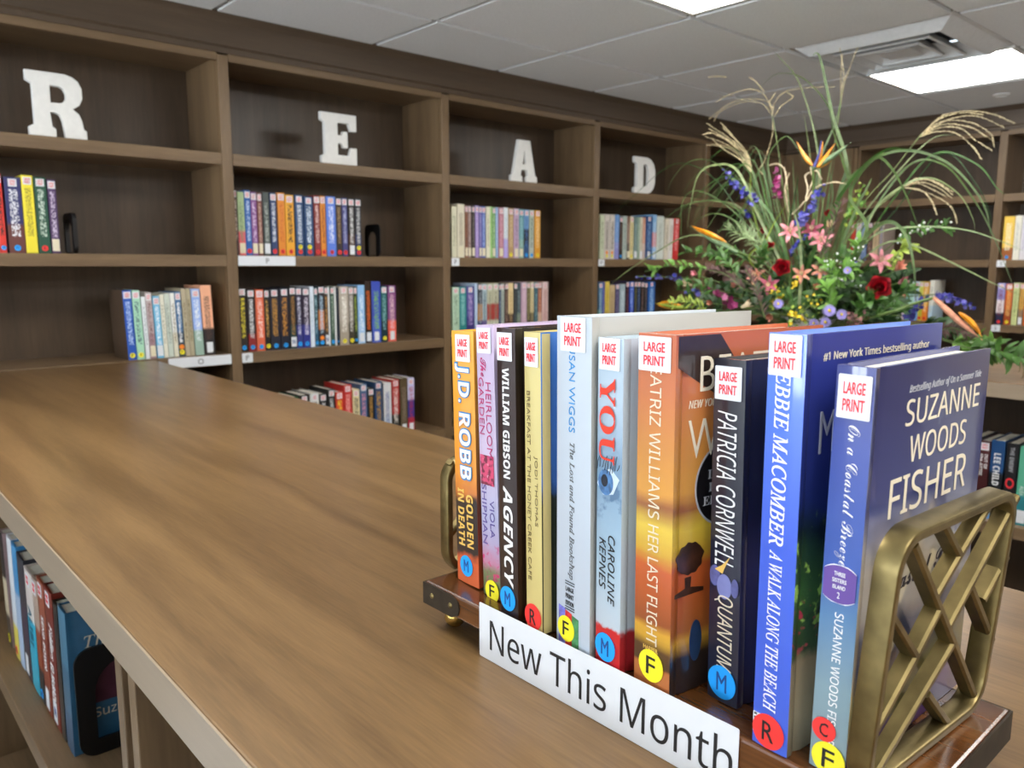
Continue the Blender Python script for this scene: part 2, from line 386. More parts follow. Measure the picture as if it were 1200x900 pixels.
# crown: a stepped and coved wooden band between the shelving and the ceiling
prof = [(0.0, .705), (-.006, .705), (-.006, .722), (-.014, .728), (-.014, .735), (-.016, .800), (-.024, .812), (-.034, .822), (-.040, .824), (-.040, .829), (.05, .829), (.05, .705)]
m = MB(); m.prism([(SHY + a, 1.6 + z) for a, z in prof], RX0 + .01, SHX + .05, T=lambda a, z, x: (x, a, z)); struct(m.build('trim_1', WCR))
m = MB(); m.prism([(SHX + a, 1.6 + z) for a, z in prof], RY0 + .01, SHY - .001, T=lambda a, z, y: (a, y, z)); struct(m.build('trim_2', WCRY))

# ------------------------------------------------------------------ built-in shelving
SHELF_Z = [0.378, 0.033, -0.311, -0.708, -1.06, -1.45]      # tops of the shelves, seen from the eye
def bay(name, label, along, a0, a1, front, group, last=False, empty=None):
    """one bay: sides, back, shelves, top rail and a face stile; along 'X' faces -Y, along 'Y' faces -X"""
    t = thing(name, label, 'bookcase', (a0, front, 0) if along == 'X' else (front, a1, 0), 0 if along == 'X' else -PI / 2, group)
    Lw = a1 - a0; D = .298
    wh = WX                      # local x runs along the bay, local y into the wall
    MB().box(.004, .019, .021, D, 0, 2.32).build('side_panel', WZ, t); MB().box(Lw - .019, Lw - .004, .021, D, 0, 2.32).build('side_panel', WZ, t)
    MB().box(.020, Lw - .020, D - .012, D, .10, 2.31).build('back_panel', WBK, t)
    MB().box(.0195, Lw - .0195, 0.0, .02, 1.6 + .68, 2.318).build('top_rail', wh, t, bevel=.0015)
    MB().box(.020, Lw - .020, .021, D - .013, 1.6 + .69, 2.318).build('top_panel', wh, t)
    for k, z in enumerate(SHELF_Z):
        MB().box(.0200, Lw - .0200, .001, D - .0125, 1.6 + z - .039, 1.6 + z).build('shelf', wh, t, bevel=.0015)
    MB().box(.0195, Lw - .0195, .01, .03, 0, .11).build('toe_kick', wh, t)
    MB().box(Lw - .019, Lw + .019, 0.0, .02, 0, 2.30).build('face_stile', WZ, t, bevel=.002)
    return t
ST = [-0.735, 0.205, 1.146, 2.083, 3.022, 3.958, 4.78]
names = ['wooden wall bookcase outside the photo, left of the letter R', 'wooden wall bookcase holding the white letter R', 'wooden wall bookcase holding the white letter E',
         'wooden wall bookcase holding the white letter A', 'wooden wall bookcase holding the white letter D', 'wooden wall bookcase in the corner, half hidden behind the flowers']
for i in range(6): bay('wall_bookcase', names[i], 'X', ST[i], ST[i + 1], SHY, 'bookcases along the left wall')
STR = [2.29, 1.502, 0.72, -0.06, -0.84]
nm = ['wooden bookcase on the right wall, behind the flowers', 'wooden bookcase on the right wall at the right edge, with S labels', 'wooden bookcase on the right wall outside the photo, next to the right edge one',
      'wooden bookcase on the right wall outside the photo, farthest from the corner']
for i in range(4): bay('wall_bookcase', nm[i], 'Y', STR[i + 1], STR[i], SHX, 'bookcases along the right wall')
struct(MB().box(SHX, SHX + .02, 2.31, SHY, 0, 2.3).build('trim_3', WZ))
struct(MB().box(SHX + .02, SHX + .30, 2.291, 2.31, 0, 2.3).build('trim_4', WZ))

# ------------------------------------------------------------------ low double-sided bookcases with worktops
CT = 1.6 - .314
def slab(x0, x1, y0, y1, label):
    o = MB().box(x0, x1, y0, y1, CT - .0415, CT).build('countertop', [WTOP], None, bevel=.0018); tag(o, label, 'countertop')
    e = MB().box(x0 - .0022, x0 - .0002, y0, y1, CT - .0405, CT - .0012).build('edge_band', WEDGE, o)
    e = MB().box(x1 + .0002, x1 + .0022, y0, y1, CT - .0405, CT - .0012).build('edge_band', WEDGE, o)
    return o
slab(.1862, .865, -1.35, SHY - .0015, 'brown wooden countertop of the near low bookcase, carrying the new books')
slab(2.4222, 3.10, -1.35, SHY - .0015, 'brown wooden countertop of the far low bookcase, under the flowers')
def low_case(x0, x1, y0, y1, label, group):
    t = thing('low_bookcase', label, 'bookcase', (x0, y0, 0), 0, group); Wd, Lw = x1 - x0, y1 - y0; top = CT - .0418
    MB().box(0, Wd, .0005, .0205, 0, top).build('side_panel', WZ, t, bevel=.0012); MB().box(0, Wd, Lw - .0205, Lw - .0005, 0, top).build('side_panel', WZ, t, bevel=.0012)
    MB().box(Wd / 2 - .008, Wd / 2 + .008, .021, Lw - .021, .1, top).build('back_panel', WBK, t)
    for z in (-.71, -1.06, -1.48):
        for a, b in ((.004, Wd / 2 - .0085), (Wd / 2 + .0085, Wd - .004)):
            MB().box(a, b, .021, Lw - .021, 1.6 + z - .035, 1.6 + z).build('shelf', WY, t, bevel=.0015)
    MB().box(.03, .045, .021, Lw - .021, 0, .08).build('toe_kick', WY, t); MB().box(Wd - .045, Wd - .03, .021, Lw - .021, 0, .08).build('toe_kick', WY, t)
    return t
yb = [(.784, 1.950), (-.158, .7635), (1.9505, 2.748), (-1.079, -.1585)]
yf = [(.376, 1.297), (-.546, .3755), (1.2975, 2.219), (2.2195, 2.748)]
for nmx, (x0, x1), g in (('near', (.197, .854), 'low bookcases under the near countertop'), ('far', (2.433, 3.09), 'low bookcases under the far countertop')):
    for k, (a, b) in enumerate(yb if nmx == 'near' else yf):
        wh = ['with books' if nmx == 'near' else 'farther behind the new books', 'with empty shelves' if nmx == 'near' else 'with thrillers at the right edge', 'third from its near end', 'nearest end outside the photo' if nmx == 'near' else 'short unit in the alcove corner'][k]
        low_case(x0, x1, a, b, 'low double-sided wooden bookcase under the %s countertop, %s' % (nmx, wh), g)

# ------------------------------------------------------------------ books
# local frame of a book: spine towards -y, thickness along x, depth along +y, standing on z = 0; the front cover is at +x
def cover_mb(t, d, h, bulge=.0008, groove=.0010, bt=.0024):
    m = MB(); ht = t / 2; n = 6
    arc = [(-ht + t * i / n, -bulge * (1 - (2 * i / n - 1) ** 2)) for i in range(n + 1)]
    hinge = .008
    outer = arc + [(ht, hinge * .5), (ht - groove, hinge), (ht, hinge * 1.6), (ht, d)]
    inner = [(ht - bt, d), (ht - bt, .0030)] + [(-ht + bt, .0030), (-ht + bt, d)]
    left = [(-ht, d), (-ht, hinge * 1.6), (-ht + groove, hinge), (-ht, hinge * .5)]
    P = outer + inner + left; N = len(P)
    vs = [(x, y, z) for z in (0, h) for x, y in P]
    m.add(vs, [tuple(range(N))[::-1], tuple(range(N, 2 * N))], 2)
    for i in range(N):
        mi = 0 if i < n else 1 if n <= i < len(outer) - 1 else 2
        m.add([], [], mi); m.f.append((i, (i + 1) % N, N + (i + 1) % N, N + i)); m.mi.append(mi)
    return m
def pages_mb(t, d, h, bt=.0024):
    m = MB(); a = t / 2 - bt - .0001; o = .0028
    P = [(-a, .0032), (a, .0032), (a, d - .004), (a * .5, d - .0052), (0, d - .0058), (-a * .5, d - .0052), (-a, d - .004)]
    return m.prism(P, o, h - o)

def decal(mesh_name, me, parent, loc, scale, rot=(0, 0, 0)):
    o = link(mesh_name, me, parent, 0, loc); o.scale = scale; o.rotation_euler = rot
    return o
# shared little meshes (copies share mesh data)
def sticker_mesh():
    m = MB(); m.prism(rrect(-.5, .5, -.5, .5, .03, 2), 0, 1, 0, T=lambda x, y, z: (x, -z * .6 - .1, y))
    for s, y in (('LARGE', .06), ('PRINT', -.33)):
        g, f, a = text_geo(s, 'plain', res=2, off=.012)
        m.add([(-.33 + .66 * x, -.7 - .5 * z, y + .28 * yy) for x, yy, z in g], f, 1)
    return m.mesh('large_print_sticker', [PAPER, REDINK])
STICK = sticker_mesh()
def dot_mesh(c, letter, pen):
    m = MB(); m.prism([(.5 * math.cos(a * PI / 14), .5 * math.sin(a * PI / 14)) for a in range(28)], 0, 1, 0, T=lambda x, y, z: (x, -z * .6 - .1, y))
    if letter:
        g, f, a = text_geo(letter, 'plain', res=2)
        m.add([(-.18 + .36 * x, -.7 - .5 * z, -.28 + .56 * yy) for x, yy, z in g], f, 1)
    return m.mesh('genre_dot', [DOT[c], pen])
DOTM = {k: dot_mesh(k, l, p) for k, l, p in (('y', 'F', BLACKINK), ('b', 'M', PENBLUE), ('r', 'R', BLACKINK), ('o', '', BLACKINK))}
def plate_mesh(mat):
    m = MB(); m.prism(rrect(-.5, .5, -.5, .5, .04, 2), 0, 1, 0, T=lambda x, y, z: (x, -z * .6 - .1, y)); return m
CALL = {'w': plate_mesh(PAPER).mesh('call_number_label', PAPER), 'c': plate_mesh(LABELC).mesh('call_number_label', LABELC)}
def n_label():
    m = plate_mesh(PAPER); g, f, a = text_geo('N', 'bold', res=2)
    m.add([(-.25 + .5 * x, -.7 - .5 * z, -.2 + .4 * y) for x, y, z in g], f, 1); return m.mesh('call_number_label', [PAPER, PENBLUE])
CALL['N'] = n_label()
Q = .0006
def spine_y(x, t, bulge=.0008): return -bulge
def add_marks(root, t, h, opts, bulge=.0008):
    y = -bulge - .0001
    w = min(.022, t - .003)
    if 's' in opts: decal('large_print_sticker', STICK, root, (0, y, h - .016), (w, Q, .022))
    z = .006
    for ch in opts:
        if ch in 'wcN': decal('call_number_label', CALL[ch], root, (0, y, z + .019), (min(.021, t - .003), Q, .036)); z += .038
        if ch in DOT:
            dd = min(.017, t - .002)
            decal('genre_dot', DOTM[ch], root, (0, y, z + .009), (dd, Q, dd)); z += dd + .001
BM = {}
def hexname(c): return c
SEEDN = [0]
def book_mat(cols, h, t, lettering):
    SEEDN[0] += 1
    n = len(cols); c = [hx(q) for q in cols]
    stops = [(0.0, c[-1])]
    if n == 2: stops = [(0, c[1]), (.36, c[1]), (.40, c[0]), (1, c[0])]
    elif n == 3: stops = [(0, c[2]), (.26, c[2]), (.30, c[1]), (.58, c[1]), (.62, c[0]), (1, c[0])]
    else: stops = [(0, c[0]), (1, c[0])]
    return art('book jacket', stops, h, rough=.40, coat=.35, distort=.04 if n > 1 else 0, dscale=30, letter=(hx(lettering), t * .26, h * .22, h * .84, SEEDN[0] * 1.7) if lettering else None)
ORD = ['first', 'second', 'third', 'fourth', 'fifth', 'sixth', 'seventh', 'eighth', 'ninth', 'tenth', 'eleventh', 'twelfth', 'thirteenth', 'fourteenth', 'fifteenth', 'sixteenth',
       'seventeenth', 'eighteenth', 'nineteenth', 'twentieth', 'twenty-first', 'twenty-second', 'twenty-third', 'twenty-fourth', 'twenty-fifth', 'twenty-sixth']
def shelf_book(label, group, loc, rotz, t, d, h, cols, opts, ink, lean=0.0, cover=None):
    loc = (loc[0], loc[1], loc[2] + t / 2 * abs(math.sin(lean)))
    root = thing('book', label, 'book', loc, rotz, group); root.rotation_euler = (0, lean, rotz)
    m = book_mat(cols, h, t, ink)
    side = m if cover is None else plain('jacket board ' + cover, hx(cover), .4, coat=.3, noise=.03)
    cover_mb(t, d, h).build('cover', [m, side, side], root, smooth=.5)
    pages_mb(t, d, h).build('pages', PAGE, root)
    add_marks(root, t, h, opts)
    return root

def row(where, group, spec, origin, scale, frame, ztop, depth=.152, hbase=.222):
    """spec lines: x0 x1 colours ink marks height description; x in a crop of the photograph"""
    lines = [l.split(None, 6) for l in spec.strip().splitlines()]
    prev = None
    for k, (x0, x1, cols, ink, opts, dh, desc) in enumerate(lines):
        a, b = float(x0) / scale + origin[0], float(x1) / scale + origin[0]
        lean = 0.0
        if '@' in dh: dh, lean = dh.split('@'); lean = math.radians(float(lean))
        if frame == 'X':
            A, B = at(a, origin[1], Y=SHY + .02).x, at(b, origin[1], Y=SHY + .02).x
        else:
            A, B = at(a, origin[1], X=SHX + .02).y, at(b, origin[1], X=SHX + .02).y
        if frame == 'X' and prev is not None: A = max(A, prev + .0006)
        if frame == 'Y' and prev is not None: A = min(A, prev - .0006)
        c = (A + B) / 2; t = max(.007, abs(B - A) - .0006); prev = B
        h = hbase + float(dh) / 1000
        loc = (c, SHY + .018 + .0035 * random.random(), 1.6 + ztop + .0004) if frame == 'X' else (SHX + .018 + .004 * random.random(), c, 1.6 + ztop + .0004)
        label = '%s book, %s from the left on %s' % (desc, ORD[k], where)
        o = '' if opts == '-' else opts
        cols, _, cv = cols.partition('|')
        shelf_book(label, group, loc, 0 if frame == 'X' else -PI / 2, t, depth + .008 * random.random(), h, cols.split('/'), o, None if ink == '-' else ink, lean, cv or None)

row('upper shelf under letter R', 'books on the upper shelf under the letter R', '''
-25 38 dc3a30 202020 sb 6 red
60 222 2c2f66/6a3a34|26264c e8e8ee sb -2 navy and brown
226 338 f2e23c 9a8a30 s 6 bright yellow
345 462 1d4f3c c8d8c8 sr 3 dark green
470 552 4e3560 d8c8e0 sc -2 dark purple
''', (0, 250), 8.18, 'X', .033)
row('lower shelf under letter R', 'books on the lower shelf under the letter R', '''
232 322 2356b4|564434 b8d0f4 sy 6@-1.5 royal blue
326 405 a6d8bc 486068 sy 5@-1.5 mint green
412 455 dfe4e6 a8b0b4 w -16@-1.5 pale grey
459 522 b9a8a8/a08088 806060 sc -2@-1.5 mauve grey
530 598 6cbbe0 f0f4f8 sw -16@-1.5 sky blue
602 645 e2decb a8a48c - -10@-1.5 cream
648 700 c4cdc0 90988c - -8@-1.5 pale sage
704 748 e8e8e2/dcd6c0 807050 - -6@-1.5 white
752 812 3d6b96/2c4050 f0f0f0 syo -2@-1.5 navy
818 862 b7ab90 807458 - 8@-1.5 tan
866 912 aea488 807458 - 8@-1.5 grey tan
918 1006 98b4ec/9cb8a8 f0f4fa s 6@-1.5 light blue
1012 1118 f0b08c/2a2628 503830 w 18@-1.5 peach and black
''', (120, 372), 8.571, 'X', -.311)
row('upper shelf under letter E', 'books on the upper shelf under the letter E', '''
36 58 4a3430 d0c0b0 s 6 dark brown
61 113 a4bc8c/e4626a 788c68 c -2 sage and coral
116 163 245fae cfe0f4 sr 5 blue
166 211 86508e d8c0dc sc 0 purple
213 250 74403c d8b8a0 sc -2 maroon brown
258 308 47504e a8b0a8 w 2 charcoal grey
316 365 243c66 e0e4ec sr 2 navy
374 430 e08a2c/e08a2c c86820 sr 4 orange
433 498 eba92e/eba92e 503020 sr -2 golden
508 570 1f4674 e8f0f8 sry 0 white edged navy
578 646 1c4472 e0ecf8 sry -4 plain navy
655 703 8a2e2e e8c8c0 sr 2 dark red
706 746 dd8a2c 804010 sr 2 narrow orange
752 824 5a80e0 e0e8fc sr 2 periwinkle blue
827 870 33261f/2a2224 a8885a sr 0 black brown
874 916 42437c b0b4d8 sr 0 indigo
921 971 241f1f/4a2c1c e8e8e8 sw 0 black
975 1019 31343c/2c3860 d8d8d8 sry 0 charcoal navy
''', (270, 262), 6.667, 'X', .033)
row('middle shelf under letter E', 'books on the middle shelf under the letter E', '''
32 86 2e2624 e8d838 sb 8 black and yellow
92 146 2a2426/2a2426/8c2020 f0f0f0 sb 2 black and red
150 208 e26a48 f4d8cc sb 0 coral
211 245 241e1c d0a048 sy 0 narrow black
250 315 1e2030/20202c/1e2030 c89038 sb 2 navy and gold
319 384 1c1e2e/2a1c24/1c1e2e c88a34 sb 4 dark navy and gold
388 431 24201e/28403c b08040 sN 8 black green
434 474 2c2440/3a3c84 d0d0e0 sb 6 dark violet
477 529 2c2238/32368a e0d8e8 sb 4 violet blue
531 560 dce6f0 b8c4d0 - 8 narrow white
562 588 244c56/2e5e78 a0c0c8 sb 4 dark teal
590 631 26262c/c87838/24242c b8d8f0 sbo 10 black and orange
633 659 3a2c26 c0904c sN 6 dark brown
661 671 e4e8ea - - 6 thin white
674 702 3c5648 a0b09c sb 6 dark green
704 714 e4e6e4 - - 6 thin off-white
716 734 1c2636 - b 2 thin navy
737 800 b4a898/a89c8c f0ece4 sy 6 wide stone grey
803 838 8a8078/40382e e8e4dc sy 4 grey brown
841 865 26301e a8c050 sb 4 thin black green
868 916 8cbae4/a4c8ea f0f6fc w 10 light blue
920 964 2c1c14/1c1814 f07020 w 26 tall black and orange
967 1029 3c50b4/4860c0 80b858 w 24 tall blue
1033 1075 1a5a5c/16343c 88b8b8 sy 4 dark teal green
1079 1134 844a80/ec6450 e8c0c8 sw 6 purple and coral
''', (275, 372), 6.0, 'X', -.311)
row('lowest shelf seen under letter E', 'books on the lowest shelf under the letter E', '''
186 250 2c5a3c c8d8c0 s -10 green
258 330 2a2620/e8d050 e8c840 s -6 black yellow
338 402 d8d8d4/3c3c40 404040 s -4 white and grey
408 460 201e20 f0f0f0 s -10 black white
470 520 262628 d8d8d8 s 4 charcoal
526 582 d8402c/f0b030 f4d040 s -10 red and yellow
586 645 cc3430 f0b8b0 s 14 tall red
652 704 e0d0a0/2a2c30 303038 s -8 cream and black
707 760 3c6088/8c2848 d890a0 s 10 blue and burgundy
768 808 2a2420/a07830 c89848 s -10 black gold
816 874 24446c/24446c c8983c s 12 navy gold
882 939 d8d8d8/c8d0d8 5868a0 - 4 pale silver
943 996 b83430/26221e f0e8e0 s 14 red and black
1004 1058 5a4c34 88786a w 16 olive brown
1062 1110 c8c4e8/34388c/b02838 b03040 sw 14 violet and red
''', (310, 470), 6.316, 'X', -.708)
row('upper shelf under letter A', 'books on the upper shelf under the letter A', '''
40 100 dcd8bc a8a888 - -6 pale cream
110 194 e0d8c0 988870 c 6 wide ivory
198 234 8a5a44 604030 sc 2 brown
236 272 8c7470 c8b8b0 sc 2 taupe
280 318 2c2422 807870 sc 2 black
320 358 a890cc c8b8e0 s 4 lavender
361 394 6c62a4 b0a8d8 sc 2 purple blue
397 440 5066b4 b0c0e8 sc 2 blue
448 494 e2dec4 b8b498 - 2 plain cream
496 520 a4d480 80b060 - 4 light green
522 558 74a464 b8d8a8 sc 2 leaf green
561 590 98b4dc c0d0ec - 2 light blue
593 650 b87888 d8a8b4 sc 2 rose pink
655 702 e4ecf0/b8a8e8 b8c8d8 - 4 white and violet
705 764 b49468 d8c098 sy 2 tan
770 829 c0a4c0 907890 sc 2 lilac
833 890 5c98a0/84a894 a8d0d4 sc 0 teal
894 950 6c98c8/242834/30507c 4870a8 sb 0 blue and black
955 1010 b0bcac/b8c0b4 687868 sb 0 sage grey
1016 1080 dc9a34 f4d8a0 sy 0 orange
''', (525, 275), 10.0, 'X', .033)
row('lower shelf under letter A', 'books on the lower shelf under the letter A', '''
46 124 b8d4b8 789078 s -6 pale mint
128 206 1e8484 a0d8d4 s -6 teal
210 297 4c4690/382c78 c0a8d8 s -4 navy purple
301 332 b8cce4 - - 10 thin icy blue
335 384 2c3038/b07830/34406c a0a8b0 s 8 navy and orange
387 440 a8bcc4/a8bcc4/64508c 607078 s 6 silver and violet
444 502 c0c0a4/b04038/d0d0b8 808070 s 6 stone with red band
505 566 c4c2a6/b04038/d0d0b8 808070 s 8 second stone with red band
570 600 3a465c 8090a8 s 6 slate navy
602 634 b0bcb4 788078 s 6 pale grey green
637 677 4c3430 a08878 s 8 brown
680 735 e4cc98/503830 b09868 - 8 cream and brown
738 776 24282c/38444a 586060 s 8 black
779 819 3c5058/7c8c70 90a0a0 - 8 slate
822 884 c4a4b8 e0c8d4 s 10 mauve pink
888 926 6c6440/403828 a09868 s 10 olive
929 965 d8c89c/706850 a89868 s 10 cream olive
968 1010 38606c 88a8b0 s 10 deep teal
1013 1056 a05c44/d4b8a0 d8a080 s 10 rust
1060 1126 d8bcb8/d0b0ac b08078 s 10 pale pink
''', (525, 350), 9.6, 'X', -.311)
row('upper shelf under letter D', 'books on the upper shelf under the letter D', '''
82 130 ccd4b4 98a080 - 2 pale green
136 194 cfc6bc/cfc6bc 504840 yo 4 pinkish grey
197 250 d0c8be/d0c8be 504840 yo 4 second pinkish grey
253 303 6c98d0/8c8cc8 a8c0e8 - 4 sky blue
308 344 302620 786050 sb -4 black brown
348 394 b0bcb4 808c84 - 0 pale sage
397 430 8c6c5c/2c3034 c0a898 c 0 brown and black
433 474 dccf9c/dccf9c b0a068 sy 0 cream yellow
480 518 6c8480 a0b4b0 w 0 slate green
521 548 90a894 b8c8b8 - 0 sage
551 582 d8d0bc a89c80 w 0 cream
585 612 d49478/ccb8b0 f0c8b0 - 0 peach
616 690 1f4a80 88a8d0 sw 8 navy
694 738 8cb8e0/e09090/8cb8e0 c0d8f0 w 18 light blue and pink
746 830 d4dad0 a8b0a4 - 12 wide white
836 880 ddd4c0 a89c88 - 2@2 plain ivory
884 932 e4dcd4 b8a8a0 - 2@2 pinkish white
936 998 cc3434/cc3434 f0b0b0 s 4@2 red
''', (695, 275), 10.0, 'X', .033)
row('lower shelf under letter D', 'books on the lower shelf under the letter D', '''
78 128 4c7898/74a4a0 a8c8d8 s 2 teal blue
131 166 4a509c 7880c0 - 6 indigo
170 230 dcc454/dcc454/d0a0a0 b89c3c - 6 yellow
236 308 c4ac84 98805c - -12 tan
314 370 4a4468 8880a8 s -6 slate violet
374 452 9cb0b8 d0dce0 - -8 pale blue grey
458 506 2c1826 784858 s 4 black maroon
512 574 2450b8/1c3cb8 a0b8f0 s 4 royal blue
580 620 24282a/30301c 808048 s 4 black olive
624 668 1c2c48 6078a0 s 4 navy
672 718 281e1e 806860 s 2 black brown
722 768 1c1a1e 706870 s -2 black
774 864 1c60b0 a8cce8 s 2 bright blue
''', (695, 345), 12.0, 'X', -.311)
row('top book shelf at right edge', 'books on the right wall, upper shelf at the right edge', '''
228 340 f0c850/f0c850/a05a20 f8f0d0 b 6 golden sunset
344 412 e8e4d4 c0c0b8 - 8 white
416 484 dcd8dc b0a8c0 - 8 greyish white
488 560 d8d0c4 a09890 - 6 beige
''', (1150, 280), 9.0, 'Y', .033)
row('lower book shelf at right edge', 'books on the right wall, lower shelf at the right edge', '''
160 238 9c94d0/e8dcdc/2a2848 782838 sr 0 violet and white
246 322 cc5c1c/a0461c f0c070 sy -4 rust orange
328 390 c8d090/c8d090 90985c s 2 lime cream
396 446 d0a04c/8c7468 b08438 sw 0 gold taupe
452 520 dc6a2c f0c090 s 0 bright orange
''', (1150, 355), 9.0, 'Y', -.311)
row('shelf right of the right rose', 'books on the right wall, lower shelf behind the flowers', '''
190 236 c03828/d0c0c8 e8d0b0 s 0 red and white
240 282 58a8a0 c8e0dc s -2 green teal
286 342 b0d8c8/6cb4a8 80a8a0 s 0 mint
346 408 c4d8ec/7098d0 90a8c8 s 0 pale blue
412 462 d8d860/c4c038 a8a840 sr 0 lime yellow
466 540 e4a83c/e88428 f4d8a0 sr 0 amber
550 606 e8e6da/b8d0e0 b0b0a0 b 10 tall white
''', (1040, 350), 11.25, 'Y', -.311)
row('shelf behind the pink lilies', 'books on the right wall, upper shelf behind the flowers', '''
10 40 c8402c - s 0 red
44 80 d8d4d0 a0a0a0 s 0 grey white
84 122 7890b8 c0d0e8 s 2 dusty blue
126 160 5c3c30 a08070 s 0 brown
164 204 d0b490 a08860 s 2 tan
208 236 a8988c 8888a8 s 0 stone grey
''', (996, 275), 6.0, 'Y', .033)

def corner_book(label, group, X, Y, zt, rotz, t, d, h, cols, opts, ink, spine, cov=None):
    """a book of the low bookcases, near enough to read its spine; spine = (text, font, s0, s1, x offset, width, colour material)"""
    r = shelf_book(label, group, (X, Y, 1.6 + zt + .0004), rotz, t, d, h, cols, opts, ink, 0, cov)
    for s in spine: spine_text(r, t, h, *s)
    return r
def spine_text(root, t, h, s, font, s0, s1, xc, wd, mat, name='spine_lettering', bulge=.0008, off=0.0):
    """text that reads down the spine from s0 to s1 (metres below the top), wd wide, centred on xc"""
    g, f, a = text_geo(s, font, off=off); m = MB()
    vs = []
    for x, y, z in g:
        X = xc - wd / 2 + wd * y
        vs.append((X, spine_y(X, t, bulge) - .00022 - .00025 * z, h - s0 - (s1 - s0) * x))
    return m.add(vs, f).build(name, mat, root)
def spine_flat(root, t, h, s, font, xc, w, zc, hh, mat, name='spine_lettering', off=0.0):
    """text set across the spine, upright"""
    g, f, a = text_geo(s, font, off=off, align='CENTER')
    return MB().add([(xc - w / 2 + w * x, spine_y(xc - w / 2 + w * x, t) - .0003 - .00025 * z, zc - hh / 2 + hh * y) for x, y, z in g], f).build(name, mat, root)
def front_text(root, t, h, s, font, d0, d1, s0, s1, mat, name='cover_lettering', off=0.0):
    """text on the front cover: d along the depth from the spine, s below the top"""
    g, f, a = text_geo(s, font, off=off, align='CENTER')
    return MB().add([(t / 2 + .0002 + .00025 * z, d0 + (d1 - d0) * x, h - s1 + (s1 - s0) * y) for x, y, z in g], f).build(name, mat, root)
INK_W = plain('white ink', (240, 240, 240), .5, noise=0); INK_GOLD = plain('gold ink', (232, 190, 96), .45, noise=0); INK_CREAM = plain('cream ink', (226, 214, 190), .5, noise=0)
INK_GREY = plain('silver ink', (170, 170, 176), .5, noise=0); INK_PINK = plain('crimson ink', (190, 50, 110), .5, noise=0); INK_PURP = plain('violet ink', (92, 74, 150), .5, noise=0)
INK_BLUE = plain('sky ink', (40, 140, 205), .5, noise=0); INK_RED = plain('scarlet ink', (226, 62, 40), .5, noise=0); INK_BROWN = plain('brown ink', (110, 92, 52), .5, noise=0)
# far low bookcase, seen right of the brass bookend
FX = 2.433 + .03; g = 'thrillers in the far low bookcase'
def far_book(px0, px1, label, h, cols, opts, spine):
    y0, y1 = at(px0, 560, X=FX).y, at(px1, 560, X=FX).y
    t = y0 - y1 - .0008
    sp = [(s, fnt, a * h, b * h, xo * t, w * t, m) for s, fnt, a, b, xo, w, m in spine]
    return t, h, corner_book(label, g, FX, (y0 + y1) / 2, -.71, -PI / 2, t, .155, h, cols, opts, None, sp)
far_book(1131, 1143.5, 'black book behind the brass bookend, left of the maroon attic book', .226, ['26242a'], 's', [])
far_book(1144.5, 1157.5, 'maroon book reading OUT OF THE ATTIC behind the brass bookend', .222, ['4a1a1a', '3e1416', '2c1c30'], 's', [('OUT OF', 'bold', .17, .36, .2, .3, INK_W), ('the ATTIC', 'bold', .17, .46, -.2, .3, INK_W)])
far_book(1158.5, 1175, 'blue and black book with bold white lettering beside the maroon attic book', .228, ['1e4a7c', '12181f', '70a4d4'], '-', [('LEE CHILD', 'bold', .16, .56, 0, .5, INK_W)])
ft, fh, fb = far_book(1176.5, 1191, 'black book with a red circle and THE ENEMY lettering', .226, ['1c1c20'], 'w', [('THE ENEMY', 'bold', .05, .36, 0, .36, INK_GREY)])
RING = [(.38 * ft * math.cos(a * PI / 12), fh * .50 + .015 * math.sin(a * PI / 12)) for a in range(24)]; RIN = [(x * .62, fh * .5 + (z - fh * .5) * .62) for x, z in RING]
v, f = curve_mesh([RING, RIN], .0002)
MB().add([(x, -.0011 - z, y) for x, y, z in v], f).build('red_ring', REDINK, fb)
far_book(1192.5, 1208, 'teal and yellow book at the right edge, beside the black one', .222, ['5cb090', '2c8088'], 'w', [('REDEMPTION', 'bold', .12, .40, .2, .28, INK_GOLD), ('ALEX', 'sans', .5, .62, -.1, .3, INK_W)])
# near low bookcase, under the left edge of the countertop
NX = .2365; g = 'books under the near countertop'
def near_book(y0, y1, label, h, cols, opts, spine, lean=4.0, cov=None, d=.152, dx=0.0):
    y0, y1 = y0 - .026, y1 - .026; t = y0 - y1 - .0012
    r = shelf_book(label, g, (NX + dx, (y0 + y1) / 2, 1.6 - .71 + .0004), -PI / 2, t, d, h, cols, opts, None, math.radians(lean), cov)
    for q, fnt, a, b, xo, w, m in spine: spine_text(r, t, h, q, fnt, a * h, b * h, xo * t, w * t, m)
    return r, t
near_book(1.726, 1.688, 'black and cream book with mauve cover standing apart under the countertop', .222, ['2c2622', 'd8c8a8', '3c3430'], 'y', [], 0, 'a48c8c')
near_book(1.660, 1.622, 'white book with red and yellow dots under the left countertop edge', .232, ['eef0f4', 'e4ecf4', 'f0e060'], 'r', [], 3)
near_book(1.618, 1.578, 'pale blue book with darker blue top under the countertop', .230, ['4c9cd4', 'b4cce8', 'b8d0ec'], '-', [], 3)
near_book(1.574, 1.520, 'dark grey book with violet lettering and white label under the countertop', .222, ['3c3c44', '44384c', '3c3844'], 'w', [], 3)
near_book(1.516, 1.462, 'cyan book reading ALIBI under the countertop', .214, ['e4d8d0', '28b4d4', '28b4d4'], 's', [('ALIBI', 'bold', .30, .62, 0, .42, plain('teal ink', (12, 90, 110), .5, noise=0))], 3)
near_book(1.458, 1.424, 'rust brown book with black foot and blue dot under the countertop', .216, ['b8a090', '94482c', '1c1e24'], 'sb', [], 3)
near_book(1.420, 1.376, 'red brown book reading SEND DOWN with white label under the countertop', .226, ['9c5038', '8c3c28', '8c3c28'], 'sw', [('SEND DOWN', 'bold', .26, .66, .1, .34, INK_W)], 3)
